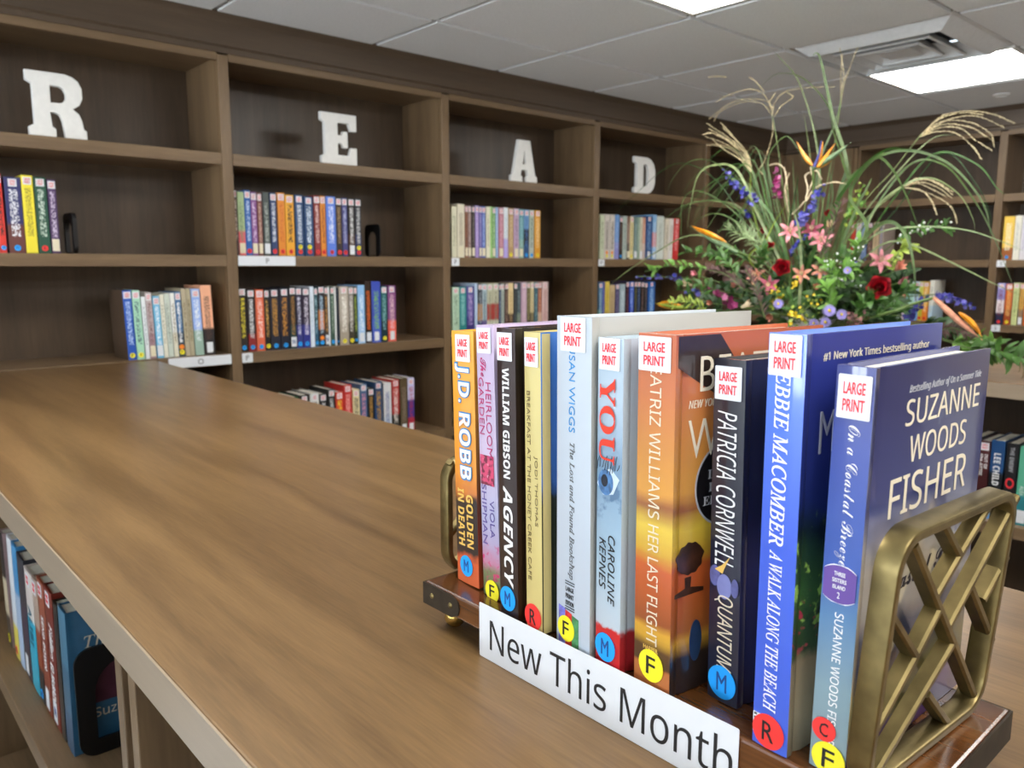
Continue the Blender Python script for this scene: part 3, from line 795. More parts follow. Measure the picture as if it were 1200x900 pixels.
near_book(1.372, 1.322, 'dark red book with white italic lettering, nearest red one to the bookend', .228, ['7c2c20', '7c2c20', '7c2c20'], 'sN', [('Fiddlers', 'bital', .24, .50, .15, .42, INK_W), ('ED McBAIN', 'bold', .54, .82, .0, .42, INK_W)], 3)
near_book(1.318, 1.292, 'thin black book between the dark red and blue books', .220, ['26241f'], '-', [], 3)
br, bt_ = near_book(1.286, 1.244, 'blue book behind the black arched bookend under the countertop', .224, ['4a7c98', '3c6884', '305878'], '-', [], 3, '2f6080')  # cover blue darkened: shade under the countertop put into its colour
front_text(br, bt_, .224, 'The', 'ital', .022, .060, .040, .060, INK_CREAM)
m = MB().box(bt_ / 2 + .0001, bt_ / 2 + .0004, .010, .148, .074, .150).build('cover_picture', plain('mauve picture', (84, 42, 58), .4, noise=.2, nscale=30), br)
front_text(br, bt_, .224, 'Suzanne', 'sans', .030, .105, .158, .173, INK_CREAM)

def bookend(label, loc, rotz, w, h, x0, z0, r, th=.0016, foot=.09):
    """black steel bookend: a rounded plate in local xz with an arch cut in it, and the foot that slides under the books"""
    t = thing('bookend', label, 'bookend', loc, rotz, 'black steel bookends')
    zs = h - x0 - r
    hole = [(x0, z0), (w - x0, z0), (w - x0, zs)] + [(w / 2 + r * math.cos(a * PI / 12), zs + r * math.sin(a * PI / 12)) for a in range(1, 12)] + [(x0, zs)]
    v, f = curve_mesh([rrect(0, w, 0, h, .024), hole], th)
    MB().add([(x, z, y) for x, y, z in v], [q[::-1] for q in f]).build('bookend_plate', BLACK, t)
    MB().box(x0, w - x0, th, foot, .0002, .0016).build('bookend_foot', BLACK, t)
    return t
bookend('black arched bookend holding the blue book under the near countertop', (.241, 1.2035, .8903), 0, .142, .166, .025, .024, .046, .002, .003)
bookend('black arched bookend on the shelf right of the books under letter E', (1.772, 2.780, 1.6335), PI / 2, .115, .130, .030, .004, .0275, .0020, .004)
bookend('black bookend beside the purple book under letter R', (.6625, 2.775, 1.6335), PI / 2, .115, .125, .018, .004, .0395, .0060, .0065)

# white shelf labels
def shelf_label(px0, px1, py, zc, s, label, plane='X', hh=.034):
    if plane == 'X': a, b = at(px0, py, Y=SHY), at(px1, py, Y=SHY); loc, rz, wd = ((a.x + b.x) / 2, SHY - .0006, 1.6 + zc), 0, b.x - a.x
    else: a, b = at(px0, py, X=SHX), at(px1, py, X=SHX); loc, rz, wd = (SHX - .0006, (a.y + b.y) / 2, 1.6 + zc), -PI / 2, a.y - b.y
    t = thing('shelf_label', label, 'label', loc, rz, 'white letter labels on the shelf edges')
    MB().prism(rrect(-wd / 2, wd / 2, -hh / 2, hh / 2, .003, 3), -.0016, -.0002, T=lambda x, y, z: (x, z, y)).build('label_card', PAPER, t)
    g, f, a = text_geo(s, 'plain'); k = hh * .55
    MB().add([(-k * a / 2 + k * a * x, -.0018 - .0002 * z, -k / 2 + k * y) for x, y, z in g], f).build('label_letter', GREYINK, t)
shelf_label(279, 346, 306, .014, 'P', 'long white label reading P on the upper shelf under letter E')
shelf_label(197, 271, 420, -.330, 'O', 'long white label reading O above the end of the countertop')
shelf_label(283.5, 296, 418, -.330, 'P', 'small white label reading P on the middle shelf under letter E')
shelf_label(529, 538, 309, .014, 'P', 'small white label reading P on the shelf under letter A')
shelf_label(701, 708, 310, .014, 'P', 'small white label reading P on the shelf under letter D')
shelf_label(1168, 1178.5, 310, .014, 'S', 'upper small white label reading S on the right wall bookcase', 'Y')
shelf_label(1161.5, 1172, 385, -.330, 'S', 'lower small white label reading S on the right wall bookcase', 'Y')

# the four white letters
OUT = {
 'R': [[(0, 0), (.46, 0), (.46, .13), (.40, .17), (.38, .39), (.46, .39), (.54, .36), (.58, .28), (.62, 0), (1, 0), (1, .14), (.95, .17), (.93, .30), (.88, .40), (.78, .47), (.90, .54), (.96, .65), (.96, .80), (.90, .91), (.80, .97), (.68, 1), (0, 1), (0, .85), (.10, .80), (.10, .19), (0, .14)],
       [(.40, .54), (.40, .80), (.56, .80), (.63, .77), (.67, .70), (.67, .62), (.62, .56), (.55, .54)]],
 'E': [[(0, 0), (1, 0), (1, .35), (.84, .35), (.78, .19), (.46, .19), (.46, .42), (.58, .42), (.62, .34), (.74, .34), (.74, .66), (.62, .66), (.58, .58), (.46, .58), (.46, .82), (.78, .82), (.84, .68), (1, .68), (1, 1), (0, 1), (0, .85), (.10, .81), (.10, .19), (0, .15)]],
 'A': [[(0, 0), (.42, 0), (.42, .13), (.36, .16), (.39, .29), (.62, .29), (.65, .16), (.59, .13), (.59, 0), (1, 0), (1, .14), (.93, .18), (.72, 1), (.28, 1), (.08, .18), (0, .14)], [(.43, .43), (.50, .76), (.58, .43)]],
 'D': [[(0, 0), (.62, 0), (.80, .05), (.93, .16), (1, .32), (1, .68), (.93, .84), (.80, .95), (.62, 1), (0, 1), (0, .85), (.12, .81), (.12, .19), (0, .15)], [(.42, .19), (.42, .81), (.54, .81), (.62, .77), (.66, .68), (.66, .32), (.62, .23), (.54, .19)]]}
for ch, px0, px1, side in (('R', 36, 103, 'leftmost, above the yellow and green books'), ('E', 376, 417, 'second from the left'), ('A', 598, 628, 'third from the left'), ('D', 743, 767, 'rightmost, nearest the flowers')):
    a, b = at(px0, 180, Y=SHY + .03), at(px1, 180, Y=SHY + .03); wd, hh = b.x - a.x, .188
    v, f = curve_mesh([[(x * wd, y * hh) for x, y in P] for P in OUT[ch]], .010, .0016)
    me = MB().add([(x, -z, y) for x, y, z in v], f)
    o = me.build('letter', WHITE, None, .5, loc=(a.x, SHY + .031, 1.6 + .3784 + .0003))
    tag(o, 'white wooden block letter %s on the top shelf, %s' % (ch, side), 'letter', 'white letters spelling READ')

# ------------------------------------------------------------------ the rack of new books on the near countertop
BZ = CT + .040                                     # top of the rack's board
BRASS = plain('aged brass', (126, 111, 72), .40, .9, noise=.16, nscale=45); BRASS2 = plain('polished brass', (196, 164, 92), .22, .95, noise=.06)
BRONZE = plain('dark bronze', (66, 58, 48), .6, .8, noise=.15, nscale=50)
rk = thing('book_rack', 'wooden book rack on brass feet holding the new large print books', 'book rack', (.465, .34, CT), 0)
RX, RX2, RYa, RYb = .3875 - .465, .541 - .465, .137 - .34, .548 - .34
MB().box(RX, RX2, RYa, RYb, .020, .040).build('board', WTRAY, rk, bevel=.002)
for y in (RYb, RYa):
    s_ = 1 if y > 0 else -1
    m = MB(); m.box(RX - .0012, RX2 + .0012, min(y, y + s_ * .0014), max(y, y + s_ * .0014), .0196, .0388)
    for xx, xo in ((RX - .0014, RX - .0001), (RX2 + .0001, RX2 + .0014)):
        P = [(y, .0196), (y - s_ * .040, .0196), (y - s_ * .048, .0236), (y - s_ * .050, .0296), (y - s_ * .048, .0356), (y - s_ * .040, .0390), (y, .0390)]
        m.prism(P, xx, xo, T=lambda a, z, x: (x, a, z))
    br_ = m.build('corner_bracket', BRONZE, rk)
    for xx in (RX - .0014, RX2 + .0014):
        for k in (.012, .038):
            MB().ball((xx, y - s_ * k, .0296), .0026, 8, 5, sc=(.5, 1, 1)).build('screw', BRASS, br_, .8)
for x in (RX + .016, RX2 - .016):
    for y in (RYa + .022, RYb - .022):
        MB().ball((x, y, .0095), .0095, 14, 10).lathe([(.0001, .0168), (.006, .0168), (.006, .0202), (.0001, .0202)][::1], 12, c=(x, y, 0)).build('ball_foot', BRASS2, rk, .8)

def lattice(label, p, q, wd=.155, ht=.147, tilt=0.0):
    """pierced cast bookend: local x along its width, local z up, cast 14 mm deep"""
    d = Vector(q) - Vector(p); a = math.atan2(d.y, d.x)
    t = thing('lattice_bookend', label, 'bookend', (p[0], p[1], BZ + .0003), a, 'brass lattice bookends of the rack')
    D = .0066; t.rotation_euler = (tilt, 0, a)
    v, f = curve_mesh([rrect(0, wd, 0, ht, .021, 8), rrect(.0062, wd - .0062, .0062, ht - .0062, .0155, 8)], D, .0016)
    MB().add([(x, D - z, y) for x, y, z in v], f).build('bookend_frame', BRASS, t, .6)
    segs = [((.020, .136), (.140, .006)), ((.052, .140), (.078, .117)), ((.112, .142), (.080, .118)), ((.080, .118), (.056, .099)), ((.064, .090), (.042, .068)), ((.042, .068), (.006, .036)),
            ((.150, .137), (.078, .073)), ((.090, .061), (.008, .004)), ((.150, .099), (.124, .077)), ((.100, .0935), (.150, .043)), ((.006, .102), (.042, .068)), ((.065, .037), (.102, .004))]
    m = MB()
    for (x0, z0), (x1, z1) in segs:
        u = Vector((x1 - x0, 0, z1 - z0)).normalized(); n = Vector((-u.z, 0, u.x)) * .0025
        A, B = Vector((x0, 0, z0)), Vector((x1, 0, z1))
        P = [A + n, A - n, B - n, B + n]; P2 = [A + n * .55, A - n * .55, B - n * .55, B + n * .55]
        vs = [p_ + Vector((0, .0030, 0)) for p_ in P] + [p_ + Vector((0, .0015, 0)) for p_ in P2] + [p_ + Vector((0, .0100, 0)) for p_ in P]
        m.add(vs, [(4, 5, 6, 7), (8, 11, 10, 9), (0, 1, 5, 4), (1, 2, 6, 5), (2, 3, 7, 6), (3, 0, 4, 7), (0, 8, 9, 1), (1, 9, 10, 2), (2, 10, 11, 3), (3, 11, 8, 0)])
    m.build('lattice', BRASS, t)
    return t
lattice('aged brass lattice bookend at the near end of the rack, beside the blue books', (.385, .1575), (.530, .1489), .146, .145, .065)
lattice('brass bookend at the far end of the rack, behind the orange book', (.409, .5425), (.540, .5325), .131, .106)

# paper strip that names the rack
sg = thing('paper_sign', 'white paper strip reading New This Month on the front of the rack', 'sign', (.3862, .3515, CT + .0004), -PI / 2)
v, f = curve_mesh([rrect(-.1195, .1195, 0, .0455, .0012, 2)], .0002)
MB().add([(x, z, y) for x, y, z in v], f).build('paper', PAPER, sg)
g_, f_, a_ = text_geo('New This Month', 'sans', off=-.004)
MB().add([(-.106 + .222 * x, -.0003 - .0003 * z, .0095 + .0265 * y) for x, y, z in g_], f_).build('sign_lettering', BLACKINK, sg)

# ------------------------------------------------------------------ the ten new books (colours of printed covers)
def fore(label, X, yl, yr, ytop_l, h, d, yaw, jackets, cat_sticker, dots, px):
    """yl, yr: left and right edge of the spine's foot; ytop_l: left edge at its top"""
    t = yl - yr
    lean = math.atan2(yl - ytop_l, h)                 # towards +y (local -x) when negative
    r = thing('book', label, 'book', (X + .0030, (yl + yr) / 2, BZ + .0004 + t / 2 * abs(math.sin(lean))), -PI / 2 + math.radians(yaw), 'new large print books in the rack')
    r.rotation_euler = (0, lean, -PI / 2 + math.radians(yaw))
    cover_mb(t, d, h, groove=.0017).build('cover', jackets, r, smooth=.5); pages_mb(t, d, h).build('pages', PAGE, r)
    r['h'] = h; s = lambda y: (y - px[0]) / (px[1] - px[0]) * h
    sy0, sy1, sxo, sw = cat_sticker
    decal('large_print_sticker', STICK, r, (sxo * t, -.0009, h - (s(sy0) + s(sy1)) / 2), (sw * t, Q, s(sy1) - s(sy0)))
    for c, y, dd, xo in dots: decal('genre_dot', DOTM[c], r, (xo * t, -.0010, h - s(y)), (dd, Q, dd))
    del r['h']
    T = lambda txt, font, y0, y1, xo, w, m, off=0.0, name='spine_lettering': spine_text(r, t, h, txt, font, s(y0), s(y1), xo * t, w * t, m, name, off=off)
    return r, t, h, s, T
def patch(r, t, h, mat, name, outline, side='spine', d0=0.0, lift=.00012):
    """a printed picture: outline in (x, z) on the spine or (d, z) on the front cover"""
    v, f = curve_mesh([outline], .00008)
    if side == 'spine': vs = [(x, spine_y(x, t) - lift - z, y) for x, y, z in v]
    else: vs, f = [(t / 2 + lift + z, x, y) for x, y, z in v], f
    return MB().add(vs, f).build(name, mat, r)
def ell(cx, cz, a, b, n=28): return [(cx + a * math.cos(2 * PI * i / n), cz + b * math.sin(2 * PI * i / n)) for i in range(n)]
def A(name, stops, h, **k): return art(name, stops, h, rough=.32, coat=.9, **k)
def tint(c, k): return tuple(min(255, int(x * k)) for x in c)

# 1 orange
h = .219
sp = A('orange spine', [(0, (205, 96, 50)), (.10, (214, 92, 48)), (.13, (36, 30, 34)), (.33, (44, 34, 36)), (.37, (206, 120, 50)), (.45, (236, 150, 52)), (1, (246, 176, 62))], h, distort=.10, dscale=60)
fr = A('orange cover', [(0, (190, 80, 44)), (.3, (120, 60, 40)), (1, (240, 170, 50))], h, distort=.1)
r, t, h, s, T = fore('orange and yellow book reading GOLDEN IN DEATH, farthest in the rack', .407, .531, .499, .538, h, .128, -4, [sp, fr, fr], (393, 424, .05, .66), [('b', 668, .0185, -.02)], (389, 690))
BL = plain('blue outline ink', (56, 130, 190), .5, noise=0)
T('J.D. ROBB', 'bold', 425, 564, .0, .70, BL, .045, 'spine_lettering')
o = T('J.D. ROBB', 'bold', 427, 562, .0, .64, INK_W, -.004); o.location.y = -.0003
T('GOLDEN', 'bold', 580, 644, .20, .30, INK_GOLD); T('IN DEATH', 'bold', 575, 644, -.20, .28, INK_GOLD)
# 2 lilac
h = .226
sp = A('lilac spine', [(0, (70, 84, 50)), (.09, (120, 130, 90)), (.13, (196, 130, 160)), (.20, (180, 166, 200)), (.30, (180, 180, 212)), (.5, (202, 186, 212)), (1, (196, 176, 204))], h, distort=.06, dscale=70, mottle=[(0, .10, (150, 60, 90), 160, .55), (.06, .2, (206, 40, 110), 130, .56)])
r, t, h, s, T = fore('lilac book reading The HEIRLOOM GARDEN, second from the far end', .4045, .492, .4685, .502, h, .130, -4, [sp, A('lilac cover', [(0, (90, 110, 70)), (.4, (200, 190, 226)), (1, (226, 206, 234))], h), sp], (384, 413, 0, .80), [('y', 692, .0185, .08)], (381, 700))
T('The', 'script', 418, 440, -.08, .30, INK_PINK); T('HEIRLOOM', 'plain', 446, 533, .17, .30, INK_PINK, -.012); T('GARDEN', 'plain', 441, 507, -.24, .28, INK_PINK, -.012)
T('VIOLA', 'plain', 583, 628, .20, .26, INK_PURP, -.01); T('SHIPMAN', 'plain', 566, 637, -.24, .26, INK_PURP, -.01)
patch(r, t, h, art('flower photograph', [(0, (200, 40, 90)), (1, (226, 90, 130))], h, mottle=[(0, 1, (110, 16, 50), 190, .5), (0, 1, (246, 190, 206), 260, .62)]), 'spine_picture', rrect(-.42 * t, .36 * t, h - s(566), h - s(531), .0004, 2))
# 3 dark brown
h = .227
sp = A('dark brown spine', [(0, (34, 22, 22)), (1, (48, 30, 30))], h)
r, t, h, s, T = fore('dark brown book reading AGENCY, third from the far end', .389, .4525, .4295, .458, h, .146, -5, [sp, A('dark brown cover', [(0, (58, 32, 20)), (1, (26, 20, 22))], h), sp], (390, 422, -.02, .80), [('b', 703, .0195, -.02)], (385, 727))
T('WILLIAM GIBSON', 'bold', 430, 558, .02, .36, INK_W); T('AGENCY', 'sbital', 568, 688, .06, .50, INK_W)
# 4 pale yellow
h = .226
sp = A('pale yellow spine', [(0, (208, 190, 122)), (1, (214, 198, 132))], h)
fr = A('sky and tree cover', [(0, (90, 70, 40)), (.1, (40, 46, 30)), (.44, (30, 38, 28)), (.50, (60, 110, 190)), (1, (70, 130, 210))], h, distort=.2, dscale=40)
r, t, h, s, T = fore('pale yellow book reading BREAKFAST AT THE HONEY CREEK CAFE', .388, .4208, .4015, .4262, h, .146, -6, [sp, fr, sp], (396, 429, .0, .82), [('r', 724, .0200, -.03)], (390, 742))
T('BREAKFAST AT THE HONEY CREEK CAFE', 'plain', 457, 680, -.20, .20, INK_BROWN, -.012); T('JODI THOMAS', 'plain', 531, 613, .22, .22, INK_BROWN, -.012)
patch(r, t, h, plain('cream edge', (200, 184, 124), .4, noise=0), 'cover_edge', [(.0012, .001), (.0085, .001), (.0085, h - .001), (.0012, h - .001)], 'front')
# 5 white
h = .239
sp = A('white spine', [(0, (186, 197, 210)), (1, (194, 203, 212))], h)
r, t, h, s, T = fore('tall white book reading The Lost and Found Bookshop', .389, .3915, .3535, .395, h, .158, -8, [sp, A('white cover', [(0, (176, 178, 174)), (1, (182, 182, 176))], h), sp], (373, 411, .0, .72), [('y', 740, .0190, -.17)], (372, 762))
T('SUSAN WIGGS', 'plain', 396, 503, -.02, .17, INK_BLUE, -.008); T('The Lost and Found Bookshop', 'ital', 515, 677, -.02, .18, GREYINK)
for q, y in (('LARGE', 690), ('PRINT', 698.5), ('EDITION', 707)): spine_flat(r, t, h, q, 'plain', -.06 * t, .24 * t, h - s(y), .0034, BLACKINK)
m = MB()
for y in (681, 684, 712, 715): m.box(-.20 * t, .08 * t, -.0012, -.0009, h - s(y) - .0003, h - s(y) + .0003)
m.build('spine_rules', BLACKINK, r)
for k, c in enumerate(((108, 110, 196), (206, 44, 44), (70, 140, 90))):
    a = -.40 * t + k * .20 * t
    patch(r, t, h, plain('printed book %d' % k, c, .4, coat=.5, noise=.2, nscale=300), 'spine_picture', [(a, h - s(765)), (a + .20 * t, h - s(766)), (a + .20 * t, h - s(716 + k * 3)), (a, h - s(714 + k * 3))])
# 6 pale blue, red foot
h = .227
sp = A('pale blue spine', [(0, (196, 24, 32)), (.125, (200, 30, 36)), (.135, (188, 200, 210)), (.3, (170, 194, 210)), (.45, (146, 174, 196)), (.62, (118, 150, 178)), (.78, (170, 190, 206)), (1, (180, 198, 212))], h, distort=.03, dscale=260, mottle=[(.46, .66, (86, 118, 150), 70, .56)])
r, t, h, s, T = fore('pale blue book with a printed eye and red foot', .387, .350, .3255, .353, h, .146, -7, [sp, A('pale blue cover', [(0, (150, 30, 36)), (.12, (160, 40, 44)), (.14, (176, 190, 200)), (1, (180, 196, 208))], h, distort=.03, dscale=200), sp], (398, 434, 0, .80), [('b', 763, .0200, -.05)], (398, 789))
T('YOU', 'serif', 443, 541, -.04, .62, INK_RED, .004).location.y = -.0006; T('CAROLINE', 'sital', 625, 708, .16, .26, BLACKINK); T('KEPNES', 'sital', 631, 692, -.20, .26, BLACKINK)
ez = h - s(562)
patch(r, t, h, plain('eye white', (206, 222, 234), .3, coat=.6, noise=.04), 'spine_picture', [(-.46 * t, ez - .003), (-.2 * t, ez + .007), (.1 * t, ez + .009), (.44 * t, ez + .003), (.2 * t, ez - .008), (-.2 * t, ez - .010)])
patch(r, t, h, plain('iris', (70, 116, 166), .3, coat=.6, noise=.25, nscale=220), 'spine_picture', ell(-.10 * t, ez - .001, .30 * t, .0088), lift=.0003)
patch(r, t, h, plain('pupil', (16, 26, 44), .2, coat=.6, noise=0), 'spine_picture', ell(-.14 * t, ez, .13 * t, .0042), lift=.0005)
m = MB()
for k in range(9): m.tube([(-.42 * t + .10 * t * k, -.0017, ez + .007 + .002 * math.sin(k)), (-.40 * t + .105 * t * k, -.0017, ez + .012 + .003 * math.sin(k * 2)), (-.33 * t + .10 * t * k, -.0017, ez + .016 + .003 * math.sin(k * 3))], .00022, 4)
m.build('spine_picture', BLACKINK, r)
# 7 sunset orange
h = .232
SUN = [(0, (178, 104, 56)), (.065, (182, 108, 58)), (.075, (70, 48, 30)), (.12, (84, 56, 32)), (.155, (204, 156, 50)), (.175, (214, 160, 54)), (.20, (150, 78, 38)), (.30, (186, 88, 40)), (.36, (196, 92, 44)), (.40, (206, 160, 52)), (.47, (224, 190, 66)),
       (.53, (150, 88, 48)), (.57, (214, 150, 60)), (.68, (204, 136, 60)), (.85, (196, 112, 66)), (1, (190, 98, 62))]
sp = A('sunset spine', SUN, h, distort=.035, dscale=26, mstretch=(1, 1, 4))
fr = A('sunset cover', [(0, (40, 30, 26)), (.10, (44, 32, 26)), (.15, (190, 140, 46)), (.18, (150, 84, 38))] + [(p, tint(c, .92)) for p, c in SUN[7:]], h, distort=.045, dscale=22, mstretch=(1, 1, 4))
r, t, h, s, T = fore('sunset orange book reading HER LAST FLIGHT in the rack', .388, .3165, .2850, .320, h, .150, -6, [sp, fr, sp], (395, 434, -.03, .86), [('y', 781, .0215, .02)], (392, 811))
T('BEATRIZ WILLIAMS', 'sans', 414, 603, .02, .30, INK_CREAM, -.004); T('HER LAST FLIGHT', 'sans', 611, 755, .02, .29, INK_CREAM, -.004)
spine_flat(r, t, h, 'HARPER', 'plain', 0, .40 * t, h - s(760.5), .0028, INK_GOLD)
DKB = plain('dark brown print', (52, 38, 32), .32, coat=.9, noise=.1)
patch(r, t, h, DKB, 'cover_picture', [(.002, h - .001), (.040, h - .001), (.066, h - .030), (.050, h - .046), (.002, h - .020)], 'front')
front_text(r, t, h, 'BEATRIZ', 'plain', .022, .135, .014, .036, INK_CREAM, off=-.01); front_text(r, t, h, 'NEW YORK TIMES BESTSELLING AUTHOR', 'sital', .012, .12, .041, .046, INK_CREAM)
front_text(r, t, h, 'WILLIAMS', 'plain', .012, .138, .053, .078, INK_CREAM, off=-.01)
patch(r, t, h, INK_GREY, 'cover_seal', ell(.047, h - .098, .0275, .0275, 40), 'front', lift=.0001); patch(r, t, h, plain('seal black', (22, 20, 22), .3, coat=.6, noise=0), 'cover_seal', ell(.047, h - .098, .0262, .0262, 40), 'front', lift=.0003)
for q, y, w in (('LARGE', .090, .016), ('PRINT', .0985, .015), ('EDITION', .107, .020)):
    o = front_text(r, t, h, q, 'serif', .047 - w, .047 + w, y - .003, y + .003, INK_GREY); o.location.x = .0005
tz = h - s(660); TREE = plain('printed tree', (62, 36, 24), .35, coat=.8, noise=.3, nscale=120)
patch(r, t, h, TREE, 'cover_picture', [(.0165 + .0125 * math.cos(a * PI / 36) * (1 + .05 * math.sin(a * PI / 36 * 9) + .04 * math.sin(a * PI / 36 * 5)), tz + .006 + .0105 * math.sin(a * PI / 36) * (1 + .05 * math.cos(a * PI / 36 * 11))) for a in range(72)], 'front')
patch(r, t, h, TREE, 'cover_picture', [(.0120, tz - .006), (.0180, tz - .006), (.0175, tz - .013), (.030, tz - .0155), (.030, tz - .018), (.003, tz - .018), (.003, tz - .0155), (.0125, tz - .013)], 'front')
patch(r, t, h, plain('printed blue', (40, 62, 96), .35, coat=.8, noise=.1), 'cover_picture', ell(.0235, .033, .0058, .0140), 'front')
# 8 black navy
h = .218
sp = A('black navy spine', [(0, (22, 30, 52)), (.3, (22, 26, 50)), (1, (24, 24, 36))], h, distort=.05, mottle=[(.0, 1, (36, 36, 56), 200, .62)])
r, t, h, s, T = fore('black navy book reading QUANTUM in the rack', .4095, .273, .2495, .278, h, .135, -6, [sp, A('black cover', [(0, (40, 36, 50)), (.2, (46, 42, 62)), (.4, (60, 54, 78)), (.55, (30, 26, 32)), (1, (34, 28, 32))], h, distort=.1), sp], (430, 468, .0, .84), [('b', 803, .0215, .02)], (422, 828))
T('PATRICIA CORNWELL', 'sital', 481, 662, .0, .62, INK_W, -.006); T('QUANTUM', 'sital', 697, 788, .02, .60, INK_CREAM, -.006)
EGG = plain('printed globe', (92, 96, 150), .3, coat=.7, noise=.2, nscale=120)
for xo, y, a, b in ((-.30, 676, .17, .0068), (.36, 684, .12, .0060), (.02, 686, .24, .0080)): patch(r, t, h, EGG if xo != .02 else plain('pale printed globe', (124, 130, 186), .3, coat=.7, noise=.1), 'spine_picture', ell(xo * t, h - s(y), a * t, b), lift=.0001 + .00012 * (xo + .4))
patch(r, t, h, INK_GOLD, 'spine_picture', [(-.30 * t, h - s(668)), (-.06 * t, h - s(661)), (.20 * t, h - s(648)), (.02 * t, h - s(664)), (-.04 * t, h - s(671))], lift=.0004)
front_text(r, t, h, '#1 New York Times Bestselling Author', 'bital', .020, .125, .004, .009, INK_GOLD)
# 9 royal blue
h = .238
sp = A('royal blue spine', [(0, (60, 96, 206)), (.5, (52, 88, 206)), (1, (84, 126, 226))], h)
fr = A('garden path cover', [(0, (120, 112, 92)), (.10, (150, 138, 112)), (.22, (140, 122, 94)), (.25, (44, 64, 34)), (.40, (50, 84, 36)), (.54, (16, 30, 26)), (.60, (26, 36, 90)), (1, (46, 54, 128))], h, distort=.12, dscale=34,
       mottle=[(.24, .38, (170, 50, 70), 170, .60), (.26, .56, (150, 186, 80), 130, .57), (.3, .58, (8, 16, 14), 60, .54)])
r, t, h, s, T = fore('royal blue book reading A WALK ALONG THE BEACH', .387, .2262, .2035, .2282, h, .152, -4, [sp, fr, sp], (394, 440, -.02, .86), [('r', 862, .0205, -.02)], (393, 884))
T('DEBBIE MACOMBER', 'ital', 418, 634, -.04, .40, INK_W, .008); T('A WALK ALONG THE BEACH', 'ital', 641, 836, -.02, .36, INK_W)
front_text(r, t, h, '#1 New York Times bestselling author', 'sans', .016, .135, .010, .016, INK_CREAM); front_text(r, t, h, 'MACOMBER', 'plain', .016, .140, .042, .066, INK_GREY, off=-.008)
m = MB(); m.box(-.47 * t, -.20 * t, -.0011, -.0005, h - s(869), h - s(845))
for k in range(5): m.box(-.44 * t, -.36 * t, -.0013, -.00111, h - s(866 - k * 4.6), h - s(866 - k * 4.6 - 2.2 + .4 * (k % 2)), 1)
m.build('barcode_label', [PAPER, BLACKINK], r)
# 10 gradient blue, nearest
h = .2235
sp = A('gradient blue spine', [(0, (134, 156, 162)), (.22, (128, 156, 168)), (.40, (80, 124, 168)), (.52, (48, 84, 166)), (.8, (46, 68, 152)), (1, (48, 56, 124))], h)
fr = A('coast cover', [(0, (60, 34, 96)), (.085, (66, 38, 104)), (.095, (78, 76, 40)), (.18, (96, 92, 46)), (.26, (44, 54, 82)), (.34, (60, 70, 100)), (.39, (170, 164, 158)), (.50, (190, 184, 174)), (.58, (120, 122, 144)), (.66, (50, 58, 108)), (1, (38, 40, 82))], h, distort=.12, dscale=16, mstretch=(1, 1, .7),
       mottle=[(.4, 1, (104, 108, 138), 20, .58), (.0, .36, (70, 44, 30), 45, .58)])
r, t, h, s, T = fore('gradient blue book reading On a Coastal Breeze, nearest in the rack', .3915, .193, .1728, .191, h, .153, -1, [sp, fr, sp], (438, 486, .02, .86), [('y', 885, .0190, .05)], (429, 903))
dd = .0135; decal('genre_dot', dot_mesh('r', 'C', BLACKINK), r, (-.12 * t, -.0012, h - s(851)), (dd, Q, dd))
T('On a Coastal Breeze', 'script', 493, 652, .02, .44, INK_W, -.012)
PUR = plain('violet print', (96, 62, 150), .35, coat=.8, noise=.02); ez = h - s(674)
patch(r, t, h, INK_W, 'spine_picture', [(x, max(min(z, ez + .0105), ez - .0105)) for x, z in ell(0, ez, .60 * t, .0110, 40) if abs(x) <= .485 * t] , lift=.0001)
patch(r, t, h, PUR, 'spine_picture', [(x, z) for x, z in ell(0, ez, .62 * t, .0103, 40) if abs(x) <= .485 * t], lift=.0003)
for q, dz, w in (('THREE', .0058, .30), ('SISTERS', .0022, .38), ('ISLAND', -.0014, .34), ('2', -.0058, .07)):
    o = spine_flat(r, t, h, q, 'plain', 0, w * t, ez + dz, .0022 if q != '2' else .0034, INK_W); o.location.y = -.0003
T('SUZANNE WOODS FISHER', 'sans', 707, 868, .06, .24, INK_W)
front_text(r, t, h, 'Bestselling Author of On a Summer Tide', 'sital', .040, .140, .012, .0175, INK_GREY)
front_text(r, t, h, 'SUZANNE', 'sans', .038, .140, .020, .0345, INK_CREAM); front_text(r, t, h, 'WOODS', 'sans', .046, .124, .0405, .0555, INK_CREAM); front_text(r, t, h, 'FISHER', 'sans', .026, .130, .0615, .0835, INK_CREAM)
front_text(r, t, h, 'On a', 'script', .030, .056, .104, .112, plain('dark script ink', (36, 32, 52), .5, noise=0)); front_text(r, t, h, 'Coastal Breeze', 'script', .030, .145, .116, .134, MATS['dark script ink'])

# ------------------------------------------------------------------ the big flower arrangement on the far countertop
VX, VY = 2.76, 1.44
MOUTH = Vector((VX, VY, CT + .155))
def leafmat(name, c, rough=.5, noise=.16, trans=.25):
    m = plain(name, c, rough, noise=noise, nscale=40)
    b = m.node_tree.nodes['Principled BSDF']; b.inputs['Subsurface Weight'].default_value = 0.0
    return m
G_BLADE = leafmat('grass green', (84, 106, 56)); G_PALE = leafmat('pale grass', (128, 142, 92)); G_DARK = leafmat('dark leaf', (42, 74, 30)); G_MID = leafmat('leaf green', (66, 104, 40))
G_BRIGHT = leafmat('bright leaf', (104, 148, 58)); G_LIME = leafmat('lime green', (150, 170, 66)); G_STEM = leafmat('stem green', (96, 120, 62)); G_GREY = leafmat('feathery green', (150, 170, 120))
STRAW = leafmat('straw', (212, 194, 150), .6); STRAW2 = leafmat('pale straw', (214, 198, 160), .6); PLUM = leafmat('plum grass', (92, 64, 60), .7); MAUVE = leafmat('mauve heads', (142, 96, 92), .8)
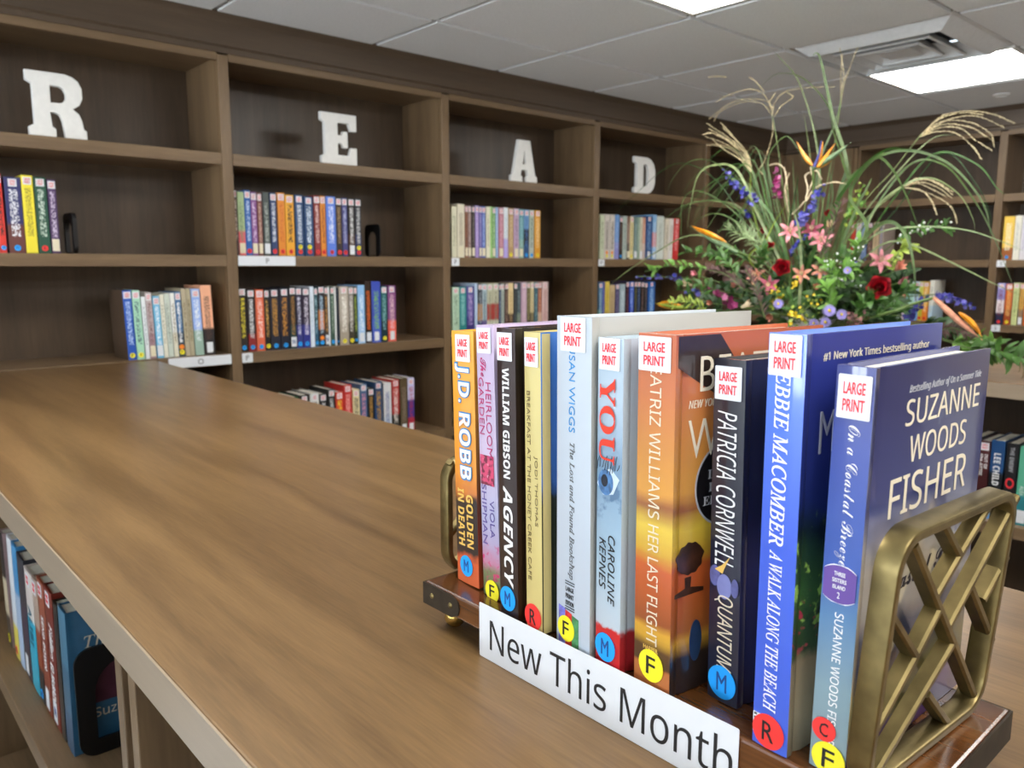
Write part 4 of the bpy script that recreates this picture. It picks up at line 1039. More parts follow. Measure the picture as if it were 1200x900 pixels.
PINK = leafmat('lily pink', (206, 132, 138), noise=.22); PINKD = leafmat('lily deep pink', (184, 90, 110), noise=.22); PEACH = leafmat('lily peach', (204, 136, 112), noise=.22); CREAM = leafmat('cream bud', (226, 206, 170))
RED = leafmat('rose red', (176, 14, 30), .45); REDD = leafmat('rose dark red', (120, 8, 20), .5); BLUEF = leafmat('delphinium blue', (50, 50, 140)); BLUEL = leafmat('pale blue petal', (104, 100, 180)); MAG = leafmat('snapdragon magenta', (140, 42, 96)); MAGL = leafmat('snapdragon pink', (196, 110, 150))
LAV = leafmat('aster lavender', (150, 138, 206)); YEL = leafmat('yellow floret', (226, 196, 40)); ORANGE = leafmat('orange sepal', (246, 150, 28), .4); BPB = leafmat('blue tongue', (60, 62, 130)); BRACT = leafmat('bract green', (110, 134, 96)); BRACTP = leafmat('bract pink', (214, 150, 120)); WHT = leafmat('white bud', (240, 240, 226))

def Fp(x, y, X=2.76): return at(720 + x / 2.5, 60 + y / 2.5, X=X)
def jit(r): return Vector((random.uniform(-r, r), random.uniform(-r, r), random.uniform(-r, r)))
def blade_geo(m, path, w, mi=0, tip=True, twist=0.0):
    P = smooth_path(path, 7); n = len(P); vs, fs = [], []
    view = Vector((1, .5, -.1)).normalized()
    for i, p in enumerate(P):
        t = (P[min(i + 1, n - 1)] - P[max(i - 1, 0)]).normalized(); s = t.cross(view)
        s = s.normalized() if s.length > 1e-4 else Vector((0, 1, 0))
        u = s.cross(t); k = i / (n - 1)
        ww = w / 2 * min(1, .55 + k * 1.6) * max(.02, (1 - k ** 2.6)) ** .8
        a = twist * k * 2; s2 = s * math.cos(a) + u * math.sin(a); u2 = u * math.cos(a) - s * math.sin(a)
        vs += [p + s2 * ww, p + u2 * ww * .30 + u2 * .0004, p - s2 * ww, p + u2 * ww * .16 - u2 * .0004]
    for i in range(n - 1):
        for q in range(4): fs.append((i * 4 + q, i * 4 + (q + 1) % 4, i * 4 + 4 + (q + 1) % 4, i * 4 + 4 + q))
    m.add(vs, fs, mi)
def stem_path(p, lean=.35, foot=None):
    foot = foot or (MOUTH + Vector((random.uniform(-.05, .05), random.uniform(-.05, .05), -.10)))
    mid = foot.lerp(p, .5); mid.z += lean * .25 * (p - foot).length
    return smooth_path([foot, mid, p], 8)
CATS = {}
def flower(name, label, cat, group=None, at_=None):
    t = thing(name, label, cat, (VX, VY, CT + .16)); t['bouquet'] = 1; return t
def put(m, name, mat, t, smooth=.9):
    """mesh built in world coordinates, stored relative to its thing"""
    o = t.location
    m.v = [(v[0], v[1], max(v[2], CT + .0035)) for v in m.v]
    m.v = [(v[0] - o.x, v[1] - o.y, v[2] - o.z) for v in m.v]
    return m.build(name, mat, t, smooth)
def facing(p, out=.6, cam_=.7, upw=.25):
    d = (Vector(p) - Vector((VX, VY, CT + .25))); d = d.normalized() if d.length > 1e-6 else Vector((0, 0, 1))
    c = (CAM - Vector(p)).normalized(); return (d * out + c * cam_ + Vector((0, 0, upw))).normalized()
def frame_of(n):
    n = Vector(n).normalized(); a = n.orthogonal().normalized(); return Matrix((a, n.cross(a), n)).transposed()
def petal(m, c, R, phi, L, wd, a0, a1, cup=.2, mi=0, n=6, r0=.0, tipw=.15):
    """one petal: phi around the axis, a0..a1 its angle above the flower's plane from base to tip"""
    ca, sa = math.cos(phi), math.sin(phi); r, z = r0, 0.0; vs, fs = [], []
    for i in range(n + 1):
        t = i / n; an = a0 + (a1 - a0) * t
        if i: r += L / n * math.cos(an); z += L / n * math.sin(an)
        w = wd / 2 * max(tipw * (1 if t < .5 else 1), math.sin(PI * min(1, (t * .86 + .12))) ** .75)
        nz = Vector((-math.sin(an), 0, math.cos(an)))
        for q in (-1, 0, 1):
            x = r + nz.x * cup * w * abs(q); zz = z + nz.z * cup * w * abs(q); y = q * w
            vs.append(Vector(c) + R @ Vector((x * ca - y * sa, x * sa + y * ca, zz)))
    for i in range(n):
        for q in (0, 1): fs.append((i * 3 + q, i * 3 + q + 1, i * 3 + 4 + q, i * 3 + 3 + q))
    m.add(vs, fs, mi)

# the vase, hidden behind the new books
vase = MB().lathe([(.075, .0005), (.085, .02), (.105, .08), (.112, .13), (.108, .158), (.112, .166), (.106, .166), (.100, .158), (.103, .13), (.02, .10)], 36).build('vase', plain('white ceramic', (226, 224, 216), .25, coat=.5), None, .7, loc=(VX, VY, CT))

# grass plumes: (label, stem path in crop pixels, depth, strands as paths, material)
def plume(label, stem, X, strands, mat=STRAW, thick=.0009, seed=.006):
    t = flower('grass_plume', label, 'ornamental grass', 'feathery grass plumes in the bouquet')
    pts = [MOUTH + jit(.03) - Vector((0, 0, .08))] + [Fp(*p, X) for p in stem]
    m = MB(); m.tube(smooth_path(pts, 7), .0018, 5); put(m, 'stem', G_PALE, t)
    tip = Fp(*stem[-1], X); m = MB()
    for k, st in enumerate(strands):
        xo = X + random.uniform(-.07, .07)
        P = [Fp(*st[0], X) if k >= 0 else tip] + [Fp(*p, X + (xo - X) * (i + 1) / len(st)) for i, p in enumerate(st[1:])]
        P = smooth_path(P, 12 if len(P) < 4 else 8); m.tube(P, [thick * (1 - .6 * i / len(P)) for i in range(len(P))], 4)
        n = len(P)
        for i in range(1, n - 1):
            for r_ in range(4):
                a = P[i].lerp(P[i + 1], random.random()); d = (P[i + 1] - P[i]).normalized(); q = jit(1).normalized()
                b = a + d * seed * 1.0 + q * seed * .45; m.tube([a, a.lerp(b, .5) + q * .0004, b], [.0003, .0011, .0002], 4)
    put(m, 'plume', mat, t); return t
plume('large straw grass plume arching far right against the bookcase', [(700, 500), (820, 345), (900, 242)], 2.74,
      [[(900, 242), (960, 190), (1040, 175), (1110, 185), (1170, 210)], [(905, 240), (980, 200), (1060, 190), (1140, 222)], [(902, 242), (960, 206), (1040, 208), (1100, 240), (1112, 276)], [(895, 250), (950, 225), (1010, 225), (1060, 262), (1102, 288)],
       [(893, 252), (940, 236), (1000, 240), (1050, 280), (1075, 316)], [(900, 246), (950, 200), (1020, 180), (1080, 186)], [(896, 250), (960, 215), (1040, 222), (1110, 262)]])
plume('dense straw grass plume fanning left above the blue delphinium', [(470, 560), (430, 430), (402, 352)], 2.70,
      [[(402, 352), (385, 300), (340, 258), (272, 212)], [(402, 352), (380, 305), (330, 262), (285, 240), (262, 244)], [(400, 352), (370, 310), (320, 278), (268, 275)], [(403, 350), (390, 300), (350, 255), (318, 225)], [(402, 352), (375, 300), (325, 255), (278, 228)],
       [(400, 354), (365, 315), (325, 290), (290, 262)], [(402, 350), (386, 296), (345, 246), (312, 210)], [(401, 352), (372, 306), (318, 268), (266, 250)], [(402, 352), (382, 300), (338, 262), (300, 246)]])
plume('loose straw grass plume curling left under the ceiling edge', [(505, 470), (482, 300), (463, 190)], 2.80,
      [[(463, 190), (452, 150), (400, 140), (340, 152), (275, 200)], [(462, 188), (430, 152), (370, 150), (310, 178), (292, 204)], [(455, 150), (430, 120), (390, 112), (330, 130), (300, 148)], [(464, 186), (470, 150), (500, 120), (560, 108), (640, 104)],
       [(468, 192), (490, 160), (522, 135), (508, 122)], [(462, 176), (455, 150), (470, 125)], [(440, 120), (415, 90), (398, 78)], [(464, 205), (462, 250), (440, 320), (425, 345), (432, 358)], [(330, 76), (300, 74), (278, 76)]], STRAW, .0009, .005)
plume('drooping straw grass plume at right, level with the middle shelf', [(680, 560), (760, 470), (850, 392)], 2.66,
      [[(850, 392), (890, 372), (940, 382), (992, 412)], [(852, 394), (900, 384), (950, 400), (985, 428)], [(850, 396), (890, 388), (930, 404), (968, 424)], [(848, 400), (900, 408), (930, 440), (944, 476)], [(852, 398), (930, 420), (985, 455), (1004, 500)], [(856, 392), (910, 376), (960, 396), (990, 420)]])
plume('thin pale grass plume standing straight up to the ceiling', [(600, 520), (640, 300), (664, 150)], 2.84, [[(664, 150), (672, 70), (660, -10)], [(664, 150), (676, 90), (700, 20), (712, -8)], [(664, 160), (668, 100), (690, 50)], [(663, 140), (664, 60), (668, 10)]], STRAW2, .0008, .004)
plume('curled cream grass plume twisting below the bird of paradise', [(560, 600), (550, 520), (560, 440)], 2.66, [[(560, 440), (566, 400), (560, 365), (590, 350), (605, 372)], [(562, 438), (590, 400), (640, 384), (684, 390)], [(556, 440), (540, 460), (520, 478)], [(560, 430), (580, 380), (575, 345)]], CREAM, .0028, .007)
plume('crinkled straw grass plume beside the magenta snapdragon', [(515, 560), (512, 470), (505, 390)], 2.68, [[(505, 400), (500, 350), (478, 330), (450, 335)], [(508, 440), (505, 380), (498, 345)], [(510, 470), (500, 400), (512, 360)]], CREAM, .0018, .006)

# grass blades: (path in crop pixels, width in m, depth, material, label)
BL_ = [
 ([(600, 700), (655, 430), (680, 330), (640, 190), (608, 40), (594, 6), (580, 14)], .013, 2.72, G_BLADE, 'tall green grass blade bent over at its tip just under the ceiling'),
 ([(640, 640), (690, 430), (668, 320), (640, 230), (628, 150)], .011, 2.70, G_BLADE, 'green grass blade crossing right of the orange bird of paradise'),
 ([(560, 680), (585, 480), (600, 330), (650, 200), (672, 90)], .010, 2.80, G_BLADE, 'upright green grass blade leaning right beside the straight plume'),
 ([(570, 640), (600, 420), (588, 250), (540, 90), (490, 25), (464, -2)], .006, 2.86, G_PALE, 'long thin grass blade arching left to the ceiling'),
 ([(640, 600), (690, 400), (640, 190), (560, 84), (480, 66), (424, 108)], .006, 2.84, G_BLADE, 'thin grass blade arched into a hoop against the ceiling tiles'),
 ([(585, 700), (592, 480), (572, 300), (555, 180)], .008, 2.82, G_PALE, 'straight pale grass blade behind the orange bird of paradise'),
 ([(600, 700), (610, 480), (600, 320), (590, 215)], .007, 2.88, G_BLADE, 'short straight grass blade behind the orange bird of paradise'),
 ([(600, 640), (660, 420), (740, 330), (810, 296), (890, 294), (980, 330), (1050, 400), (1090, 470), (1104, 560)], .010, 2.64, G_BLADE, 'broad green grass blade arching right over the drooping plume'),
 ([(560, 660), (620, 500), (700, 370), (790, 292), (870, 288)], .014, 2.60, G_MID, 'wide dark green grass blade sweeping up to the right'),
 ([(680, 640), (740, 520), (690, 420), (760, 316), (810, 340), (858, 430), (900, 545)], .012, 2.56, G_BLADE, 'stout green grass blade folded over in front of the right bookcase'),
 ([(690, 640), (760, 470), (850, 392), (930, 372), (1010, 420), (1050, 490), (1056, 530)], .007, 2.62, G_PALE, 'pale grass blade arching beside the drooping plume'),
 ([(700, 620), (740, 540), (800, 500), (848, 530), (876, 620), (884, 770)], .013, 2.54, G_BLADE, 'broad grass blade hanging down right of the right red rose'),
 ([(720, 620), (800, 560), (880, 570), (1000, 625), (1110, 680), (1215, 726)], .006, 2.58, G_PALE, 'thin straight grass blade running low to the right edge'),
 ([(700, 600), (780, 530), (900, 514), (1020, 522), (1110, 548), (1215, 592)], .005, 2.60, G_GREY, 'thin pale grass blade running level to the right edge'),
 ([(700, 560), (850, 345), (960, 330), (1050, 430), (1110, 540), (1150, 640), (1170, 690)], .007, 2.66, G_BLADE, 'long green grass blade falling past the right bookcase stile'),
 ([(820, 430), (940, 300), (1060, 330), (1120, 400), (1146, 420)], .006, 2.72, G_MID, 'green grass blade crossing under the large right plume'),
 ([(700, 520), (900, 280), (1000, 240)], .005, 2.70, G_PALE, 'straight grass stalk running up into the large right plume'),
 ([(820, 470), (960, 300), (1060, 390), (1100, 480), (1104, 530)], .004, 2.80, G_DARK, 'thin dark grass blade drooping in front of the right bookcase'),
 ([(500, 640), (430, 500), (360, 350), (290, 334), (245, 365), (225, 440), (212, 520)], .010, 2.60, G_PALE, 'pale green grass blade arching down on the left over the orange bud'),
 ([(490, 660), (420, 520), (330, 445), (250, 440), (190, 460), (140, 500)], .007, 2.66, G_BLADE, 'green grass blade arching left across the books under letter D'),
 ([(480, 660), (400, 540), (320, 480), (250, 490), (205, 560)], .007, 2.62, G_BLADE, 'short green grass blade curling left beside the orange bud'),
 ([(470, 640), (380, 470), (300, 440), (230, 440)], .006, 2.72, G_PALE, 'pale grass blade pointing left above the orange bud'),
 ([(460, 600), (380, 420), (300, 330), (230, 320), (180, 360), (148, 420)], .004, 2.76, G_BLADE, 'fine grass blade drooping beside the letter D'),
 ([(460, 600), (350, 470), (250, 410), (200, 440), (196, 560), (206, 580)], .005, 2.66, G_BLADE, 'fine grass blade hanging in front of the books under letter D'),
 ([(440, 640), (320, 560), (220, 540), (120, 590), (30, 650), (-30, 700)], .006, 2.60, G_PALE, 'long pale grass blade reaching far left over the lower books'),
 ([(420, 560), (300, 380), (180, 330), (60, 420), (-20, 500)], .003, 2.72, G_DARK, 'hair thin grass blade crossing the shelf side left of the flowers'),
 ([(520, 640), (480, 460), (450, 320), (500, 250), (540, 290), (560, 340)], .005, 2.70, G_BLADE, 'grass blade looping left of the orange bird of paradise'),
 ([(520, 660), (460, 480), (360, 390), (300, 410)], .008, 2.58, G_MID, 'green grass blade under the dense left plume'),
 ([(510, 660), (450, 520), (420, 430), (340, 350)], .009, 2.64, G_BLADE, 'green grass blade rising to the blue delphinium at left'),
 ([(520, 640), (480, 520), (450, 460), (430, 360)], .010, 2.60, G_MID, 'green grass blade standing left of the magenta snapdragon'),
 ([(545, 760), (548, 640), (540, 520), (520, 460)], .010, 2.48, G_PALE, 'pale grass blade standing upright in front of the pink lilies'),
 ([(515, 790), (514, 690), (520, 600)], .006, 2.46, G_BLADE, 'green stalk standing low in front of the yellow goldenrod'),
 ([(500, 640), (505, 540), (530, 420), (540, 360)], .008, 2.74, G_DARK, 'dark green grass blade left of the curled plume'),
 ([(600, 640), (620, 500), (640, 420), (625, 330)], .008, 2.78, G_BLADE, 'green grass blade right of the central blue delphinium'),
 ([(620, 640), (660, 520), (690, 440), (690, 300)], .007, 2.80, G_BLADE, 'green grass blade behind the lime spikes'),
 ([(640, 640), (700, 480), (740, 400), (755, 370)], .010, 2.66, G_BLADE, 'green grass blade through the lime spikes'),
 ([(470, 640), (425, 540), (400, 420), (400, 350)], .006, 2.62, G_LIME, 'yellow green stalk under the dense left plume'),
 ([(400, 620), (440, 560), (470, 500), (505, 450)], .006, 2.52, G_LIME, 'yellow green stalk slanting up to the pink lily'),
]
for path, wd, X, mat, label in BL_:
    t = flower('tall_grass', label, 'grass blade', 'long grass blades in the bouquet'); m = MB()
    P = [MOUTH + jit(.03)] + [Fp(x, y, X + random.uniform(-.015, .015)) for x, y in path]
    blade_geo(m, P, wd, twist=random.uniform(-.5, .5)); put(m, 'blade', mat, t, 1.2)
# finer grass that fans out at the left: nothing tells these apart
for k in range(18):
    a = random.uniform(0, 1); x1, y1 = 200 + 200 * random.random(), 430 + 170 * random.random() - 120 * a
    t = flower('tall_grass', 'fine green grass blade fanning out in the left half of the bouquet', 'grass blade', 'fine grass blades fanning left')
    X = random.uniform(2.6, 2.9); m = MB(); blade_geo(m, [MOUTH + jit(.04), Fp(470 + 40 * random.random(), 600, X), Fp((480 + x1) / 2, min(y1, 560) - 60 - 40 * random.random(), X), Fp(x1, y1 - 10, X), Fp(x1 - 50, y1 + 70, X)], random.uniform(.0022, .0042)); put(m, 'blade', random.choice((G_BLADE, G_MID, G_PALE)), t, 1.2)
for k in range(10):
    x1 = random.uniform(500, 700); t = flower('tall_grass', 'upright green grass blade in the middle of the bouquet', 'grass blade', 'upright grass blades in the middle')
    X = random.uniform(2.7, 2.95); m = MB(); blade_geo(m, [MOUTH + jit(.04), Fp(560 + (x1 - 560) * .5, 600, X), Fp(x1, random.uniform(300, 460), X)], random.uniform(.005, .008)); put(m, 'blade', random.choice((G_BLADE, G_MID, G_DARK)), t, 1.2)

# birds of paradise
def bird(label, base, tip, sepals, X, bmat=BRACT, tongue=None, stem=None):
    t = flower('bird_of_paradise', label, 'flower', 'orange bird of paradise flowers'); A, B = Fp(*base, X), Fp(*tip, X)
    m = MB(); m.tube(smooth_path([MOUTH - Vector((0, 0, .08))] + ([Fp(*q, X) for q in stem] if stem else [MOUTH.lerp(A, .6) + Vector((0, 0, .03))]) + [A], 7), .0045, 7); put(m, 'stem', G_STEM, t)
    m = MB(); P = smooth_path([A, A.lerp(B, .5) + Vector((0, 0, -.004)), B], 8); n = len(P); m.tube(P, [.0055 + .005 * math.sin(PI * i / n) - .0095 * (i / n) ** 2 + .0004 for i in range(n)], 8); put(m, 'bract', bmat, t)
    for s in sepals:
        m = MB(); P = smooth_path([Fp(*q, X + random.uniform(-.01, .01)) for q in s], 7); n = len(P); m.tube(P, [max(.0006, .0075 * math.sin(PI * (i / (n - 1)) ** .75 * .96 + .08)) for i in range(n)], 6); put(m, 'sepal', ORANGE, t)
    if tongue:
        m = MB(); P = smooth_path([Fp(*q, X - .01) for q in tongue], 6); m.tube(P, [.005 * (1 - i / len(P)) + .001 for i in range(len(P))], 6); put(m, 'tongue', BPB, t)
bird('orange bird of paradise flower standing at the top centre of the bouquet', (582, 345), (692, 268), [[(582, 336), (560, 310), (534, 264)], [(592, 342), (610, 322), (648, 268)], [(590, 342), (602, 312), (612, 262)], [(596, 344), (630, 318), (668, 282)]], 2.62, BRACT, [(586, 338), (600, 300), (606, 262)])
bird('orange bird of paradise bud pointing left beside the D shelf books', (362, 590), (222, 514), [[(330, 560), (275, 532), (226, 512)], [(320, 552), (280, 540), (236, 522)]], 2.50, BRACT)
bird('orange bird of paradise bud low at the left end of the bouquet', (215, 752), (118, 738), [[(200, 748), (160, 736), (122, 740)], [(196, 752), (158, 750), (126, 744)]], 2.56, G_LIME)
bird('orange bird of paradise bud drooping at the right end of the bouquet', (936, 722), (1078, 846), [[(1008, 764), (1040, 790), (1078, 838)], [(1016, 766), (1052, 800), (1074, 828)]], 2.44, BRACTP, None, [(790, 770), (870, 742)])

# roses
def rose(label, x, y, r, X):
    t = flower('rose', label, 'rose', 'red roses in the bouquet'); c = Fp(x, y, X); nrm = facing(c, .3, .8, .25); R = frame_of(nrm)
    m = MB(); m.tube(stem_path(c - nrm * r * .9), .003, 6); put(m, 'stem', G_STEM, t)
    m = MB()
    for k in range(5): petal(m, c - nrm * r * .75, R, k * 2 * PI / 5, r * .9, r * .35, .5, -.2)
    put(m, 'sepals', G_MID, t)
    m = MB()
    for ring, (n, L, a0, a1, w, r0) in enumerate(((3, .95, 1.45, 1.75, .75, .04), (4, 1.05, 1.30, 1.55, .95, .10), (5, 1.15, 1.05, 1.20, 1.15, .16), (6, 1.2, .95, .85, 1.25, .20), (5, 1.1, .75, .35, 1.3, .22))):
        for k in range(n): petal(m, c - nrm * r * .7, R, k * 2 * PI / n + ring * .7, L * r, w * r, a0, a1, .35, ring % 2, 7, r0 * r)
    m.ball(c - nrm * r * .1, r * .2, 8, 6, 1); put(m, 'petals', [RED, REDD], t)
rose('red rose in the left middle of the bouquet, left of the peach lilies', 490, 632, .027, 2.48)
rose('large red rose at the right, above the mauve flower head', 777, 690, .033, 2.46)
rose('small red rosebud left of the pink lilies', 455, 570, .015, 2.56); rose('red rosebud behind the pink lilies', 630, 474, .015, 2.72); rose('red rosebud left of the two pink lilies, half hidden', 440, 522, .015, 2.7)

# lilies
def lily(label, x, y, s, X, mat, bud=False, face=(.5, .75, .2), a0=1.15, a1=-.25):
    t = flower('lily', label, 'lily', 'pink and cream lilies in the bouquet'); c = Fp(x, y, X); nrm = facing(c, *face); R = frame_of(nrm)
    m = MB(); m.tube(stem_path(c - nrm * s * .4), .0022, 5); put(m, 'stem', G_STEM, t); m = MB()
    for k in range(6): petal(m, c - nrm * s * .35, R, k * PI / 3 + .2, s * (.9 if k % 2 else .82), s * (.32 if k % 2 else .25), 1.35 if bud else a0, 1.15 if bud else a1, .25, 0, 8, .003)
    put(m, 'petals', mat, t)
    if not bud:
        m = MB()
        for k in range(6):
            a = k * PI / 3; q = c - nrm * s * .3; e = c + nrm * s * .25 + R @ Vector((math.cos(a), math.sin(a), 0)) * s * .12; m.tube([q, e], .0007, 4); m.ball(e, .0022, 6, 4)
        put(m, 'stamens', STRAW, t)
for a in (('pink lily at the centre, left of its twin', 514, 526, .062, 2.52, PINK), ('deep pink lily right beside the central pink lily', 578, 520, .056, 2.54, PINKD), ('pink lily opening downward below the central pair', 606, 552, .060, 2.50, PINK),
          ('pale pink lily at the upper right of the lily cluster', 632, 512, .05, 2.58, CREAM, True), ('peach lily right of the left red rose', 548, 652, .048, 2.46, PEACH), ('salmon lily above the goldenrod', 604, 642, .046, 2.46, PEACH),
          ('faded salmon lily cluster left of the deep pink lily', 412, 655, .055, 2.54, PEACH), ('deep pink lily low on the left', 452, 684, .052, 2.46, PINKD), ('dusky pink lily beside the plum grass', 352, 686, .034, 2.50, PEACH, True),
          ('apricot lily above the yellow goldenrod', 592, 690, .038, 2.44, PEACH, True), ('pink lily above the right red rose', 782, 612, .058, 2.54, PINK), ('pink bud leaning right above the right rose', 832, 634, .060, 2.56, PEACH, True, (.9, .2, .4)),
          ('pink bud at the right end beyond the right rose', 842, 676, .050, 2.52, PINK, True, (.9, .2, .2)), ('cream bud above the top of the tall white book', 384, 745, .052, 2.42, CREAM, True, (-.6, .5, .1)), ('pink brown bud above the white book corner', 456, 776, .045, 2.40, PEACH, True, (.4, .6, -.2)),
          ('cream curled lily at the left end', 216, 682, .052, 2.46, CREAM, True, (.7, .3, .2)), ('dusty pink bud low left beside the snapdragon', 282, 738, .036, 2.44, PEACH, True), ('pink lily bud upper left of the cream lily', 236, 652, .040, 2.52, PINK, True), ('wide open pink lily between the two roses', 652, 596, .001, 2.5, PINK))[:18]:
    a = list(a); a[3] *= .84
    lily(*a)

# spikes of small florets
def spike(name, label, cat, group, a, b, n, X, mats, r, fl, foot=True, bow=0.0, wob=.6):
    t = flower(name, label, cat, group); A, B = Fp(*a, X), Fp(*b, X); mid = A.lerp(B, .5) + Vector((0, 0, bow)); P = smooth_path([A, mid, B], 10)
    m = MB(); m.tube((stem_path(A)[:-1] if foot else []) + P, .0018, 5); put(m, 'stem', G_STEM, t)
    m = MB()
    for i in range(n):
        k = i / max(1, n - 1); p = P[int(k * (len(P) - 1))] + jit(r * wob); s = fl * .78 * (1 - .5 * k); d = (jit(1) + (CAM - p).normalized() * .9).normalized(); R = frame_of(d)
        mi = random.randrange(len(mats))
        for q in range(5): petal(m, p, R, q * 2 * PI / 5, s, s * .8, .7, -.1, .2, mi, 3, .0005)
        m.ball(p - d * s * .2, s * .28, 6, 4, mi)
    put(m, 'florets', mats, t)
DG = 'blue delphinium spikes in the bouquet'
spike('delphinium', 'blue delphinium spike upper left under the dense plume', 'flower', DG, (405, 440), (325, 352), 33, 2.54, [BLUEF, BLUEF, BLUEL], .022, .016)
spike('delphinium', 'blue delphinium spike at the centre under the curled plume', 'flower', DG, (548, 500), (612, 402), 39, 2.52, [BLUEF, BLUEL], .020, .018)
spike('delphinium', 'small blue delphinium sprig between the central lilies', 'flower', DG, (520, 590), (566, 540), 10, 2.48, [BLUEF], .016, .013)
spike('delphinium', 'single blue delphinium floret left of the rosebud', 'flower', DG, (392, 484), (384, 466), 4, 2.56, [BLUEF], .006, .016)
spike('delphinium', 'blue delphinium spray at the lower right behind the drooping bird of paradise', 'flower', DG, (950, 712), (1050, 752), 27, 2.50, [BLUEF, BLUEL], .018, .016)
spike('delphinium', 'blue delphinium sprig right of the right rose, before the far books', 'flower', DG, (862, 776), (920, 714), 18, 2.52, [BLUEF], .018, .015)
spike('delphinium', 'blue delphinium spray at the far left over the lower books', 'flower', DG, (196, 662), (62, 660), 18, 2.58, [BLUEF, BLUEL], .014, .014)
spike('delphinium', 'violet blue floret spray beside the cream curled lily', 'flower', DG, (250, 706), (200, 700), 6, 2.48, [BLUEL, BLUEF], .014, .014)
spike('delphinium', 'small violet florets in the leaves between the roses', 'flower', DG, (600, 640), (690, 616), 9, 2.50, [BLUEL], .035, .010)
SG = 'magenta snapdragons in the bouquet'
spike('snapdragon', 'magenta snapdragon spike at the top left of the bouquet', 'flower', SG, (476, 424), (474, 344), 20, 2.58, [MAG, MAGL, MAG], .018, .018)
spike('snapdragon', 'magenta snapdragon spike low on the left', 'flower', SG, (350, 745), (288, 690), 22, 2.44, [MAG, MAGL, MAG], .020, .020)
spike('sedum', 'rough mauve flower head just above the blue book', 'flower', None, (690, 790), (725, 776), 40, 2.42, [MAUVE, PLUM], .032, .009)
spike('goldenrod', 'bright yellow goldenrod tuft below the left rose', 'flower', 'yellow goldenrod in the bouquet', (528, 690), (534, 664), 16, 2.44, [YEL], .016, .009)
spike('goldenrod', 'yellow green goldenrod spray at the lower middle', 'flower', 'yellow goldenrod in the bouquet', (520, 790), (600, 720), 50, 2.42, [G_LIME, YEL, G_LIME], .045, .010)
spike('goldenrod', 'yellow green goldenrod spray left of the bright yellow tuft', 'flower', 'yellow goldenrod in the bouquet', (480, 740), (470, 700), 36, 2.46, [G_LIME, G_LIME, YEL], .040, .010)
spike('grain_spike', 'lime green grain spikes standing right of centre', 'foliage', None, (690, 500), (730, 390), 60, 2.68, [G_LIME, G_BRIGHT], .040, .012)
for k, (x, y) in enumerate(((480, 740), (630, 760), (666, 771), (618, 794), (584, 797), (683, 642))):
    lb = ['lavender aster left of the goldenrod', 'largest lavender aster in the pair above the blue book', 'lavender aster right of the largest one', 'lavender aster just above the blue book edge', 'lavender aster half hidden by the blue book', 'small lavender aster left of the right rose'][k]
    t = flower('aster', lb, 'aster', 'lavender asters in the bouquet'); c = Fp(x, y, 2.40 + .01 * k); nrm = facing(c, .2, .9, .2); R = frame_of(nrm); s = (.0145, .0175, .0145, .0155, .0135, .010)[k]
    m = MB(); m.tube(stem_path(c - nrm * .004), .0012, 5); put(m, 'stem', G_STEM, t); m = MB()
    for q in range(18): petal(m, c, R, q * 2 * PI / 18, s, s * .32, .15, .0, .1, 0, 3, .003)
    put(m, 'petals', LAV, t); m = MB(); m.ball(c + nrm * .001, s * .30, 10, 6); put(m, 'disc', YEL, t)

# leafy sprigs: (label, from, to, leaf length, leaf width, pairs, material, depth)
def sprig(label, a, b, L, wd, n, mat, X, droop=0.0, buds=0, name='leafy_sprig', cat='foliage', group='leafy sprigs in the bouquet', X2=None, spread=1.0):
    t = flower(name, label, cat, group); A, B = Fp(*a, X), Fp(*b, X2 or X); P = smooth_path([A, A.lerp(B, .5) + Vector((0, 0, .02 - droop)), B], 12)
    m = MB(); m.tube(stem_path(A)[:-1] + P, .0016, 5); put(m, 'stem', G_STEM, t); m = MB()
    for i in range(n):
        k = (i + .5) / n; p = P[int(k * (len(P) - 1))]; ax = (P[-1] - P[0]).normalized()
        for sd in (-1, 1, .3):
            d = (ax * .7 + jit(.8 * spread) + Vector((0, 0, .2)) + ax.cross((CAM - p).normalized()) * sd * .9).normalized(); nr = (CAM - p).normalized() * .5 + Vector((0, 0, .7)) + jit(.4)
            y = nr.cross(d).normalized(); R = Matrix((d, y, d.cross(y))).transposed()
            petal(m, p, R, 0, L * random.uniform(.7, 1.15), wd * random.uniform(.8, 1.2), .35, -.45, .18, 0, 5, .001)
    put(m, 'leaves', mat, t)
    if buds:
        m = MB()
        for i in range(buds): m.ball(P[random.randrange(3, len(P))] + jit(L * .5), .0035, 6, 5)
        put(m, 'buds', WHT, t)
sprig('leafy green sprig with white buds reaching right before the bookcase', (820, 560), (985, 515), .034, .012, 9, G_MID, 2.62, 0, 22)
sprig('glossy green leaf sprig above the right red rose', (690, 650), (720, 560), .044, .016, 8, G_BRIGHT, 2.54, 0, 12)
sprig('glossy green leaf sprig left of the right red rose', (640, 700), (690, 640), .042, .016, 8, G_BRIGHT, 2.48, 0, 10)
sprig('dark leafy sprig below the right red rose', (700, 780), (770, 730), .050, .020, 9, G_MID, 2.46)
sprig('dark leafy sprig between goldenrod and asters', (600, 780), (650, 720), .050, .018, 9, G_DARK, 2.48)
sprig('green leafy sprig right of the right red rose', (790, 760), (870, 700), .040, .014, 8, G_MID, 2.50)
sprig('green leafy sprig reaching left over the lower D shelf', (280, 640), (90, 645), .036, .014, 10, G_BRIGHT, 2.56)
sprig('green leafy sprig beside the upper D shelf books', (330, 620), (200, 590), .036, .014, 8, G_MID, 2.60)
sprig('green leafy sprig under the orange bud at left', (400, 620), (290, 600), .040, .013, 8, G_MID, 2.54)
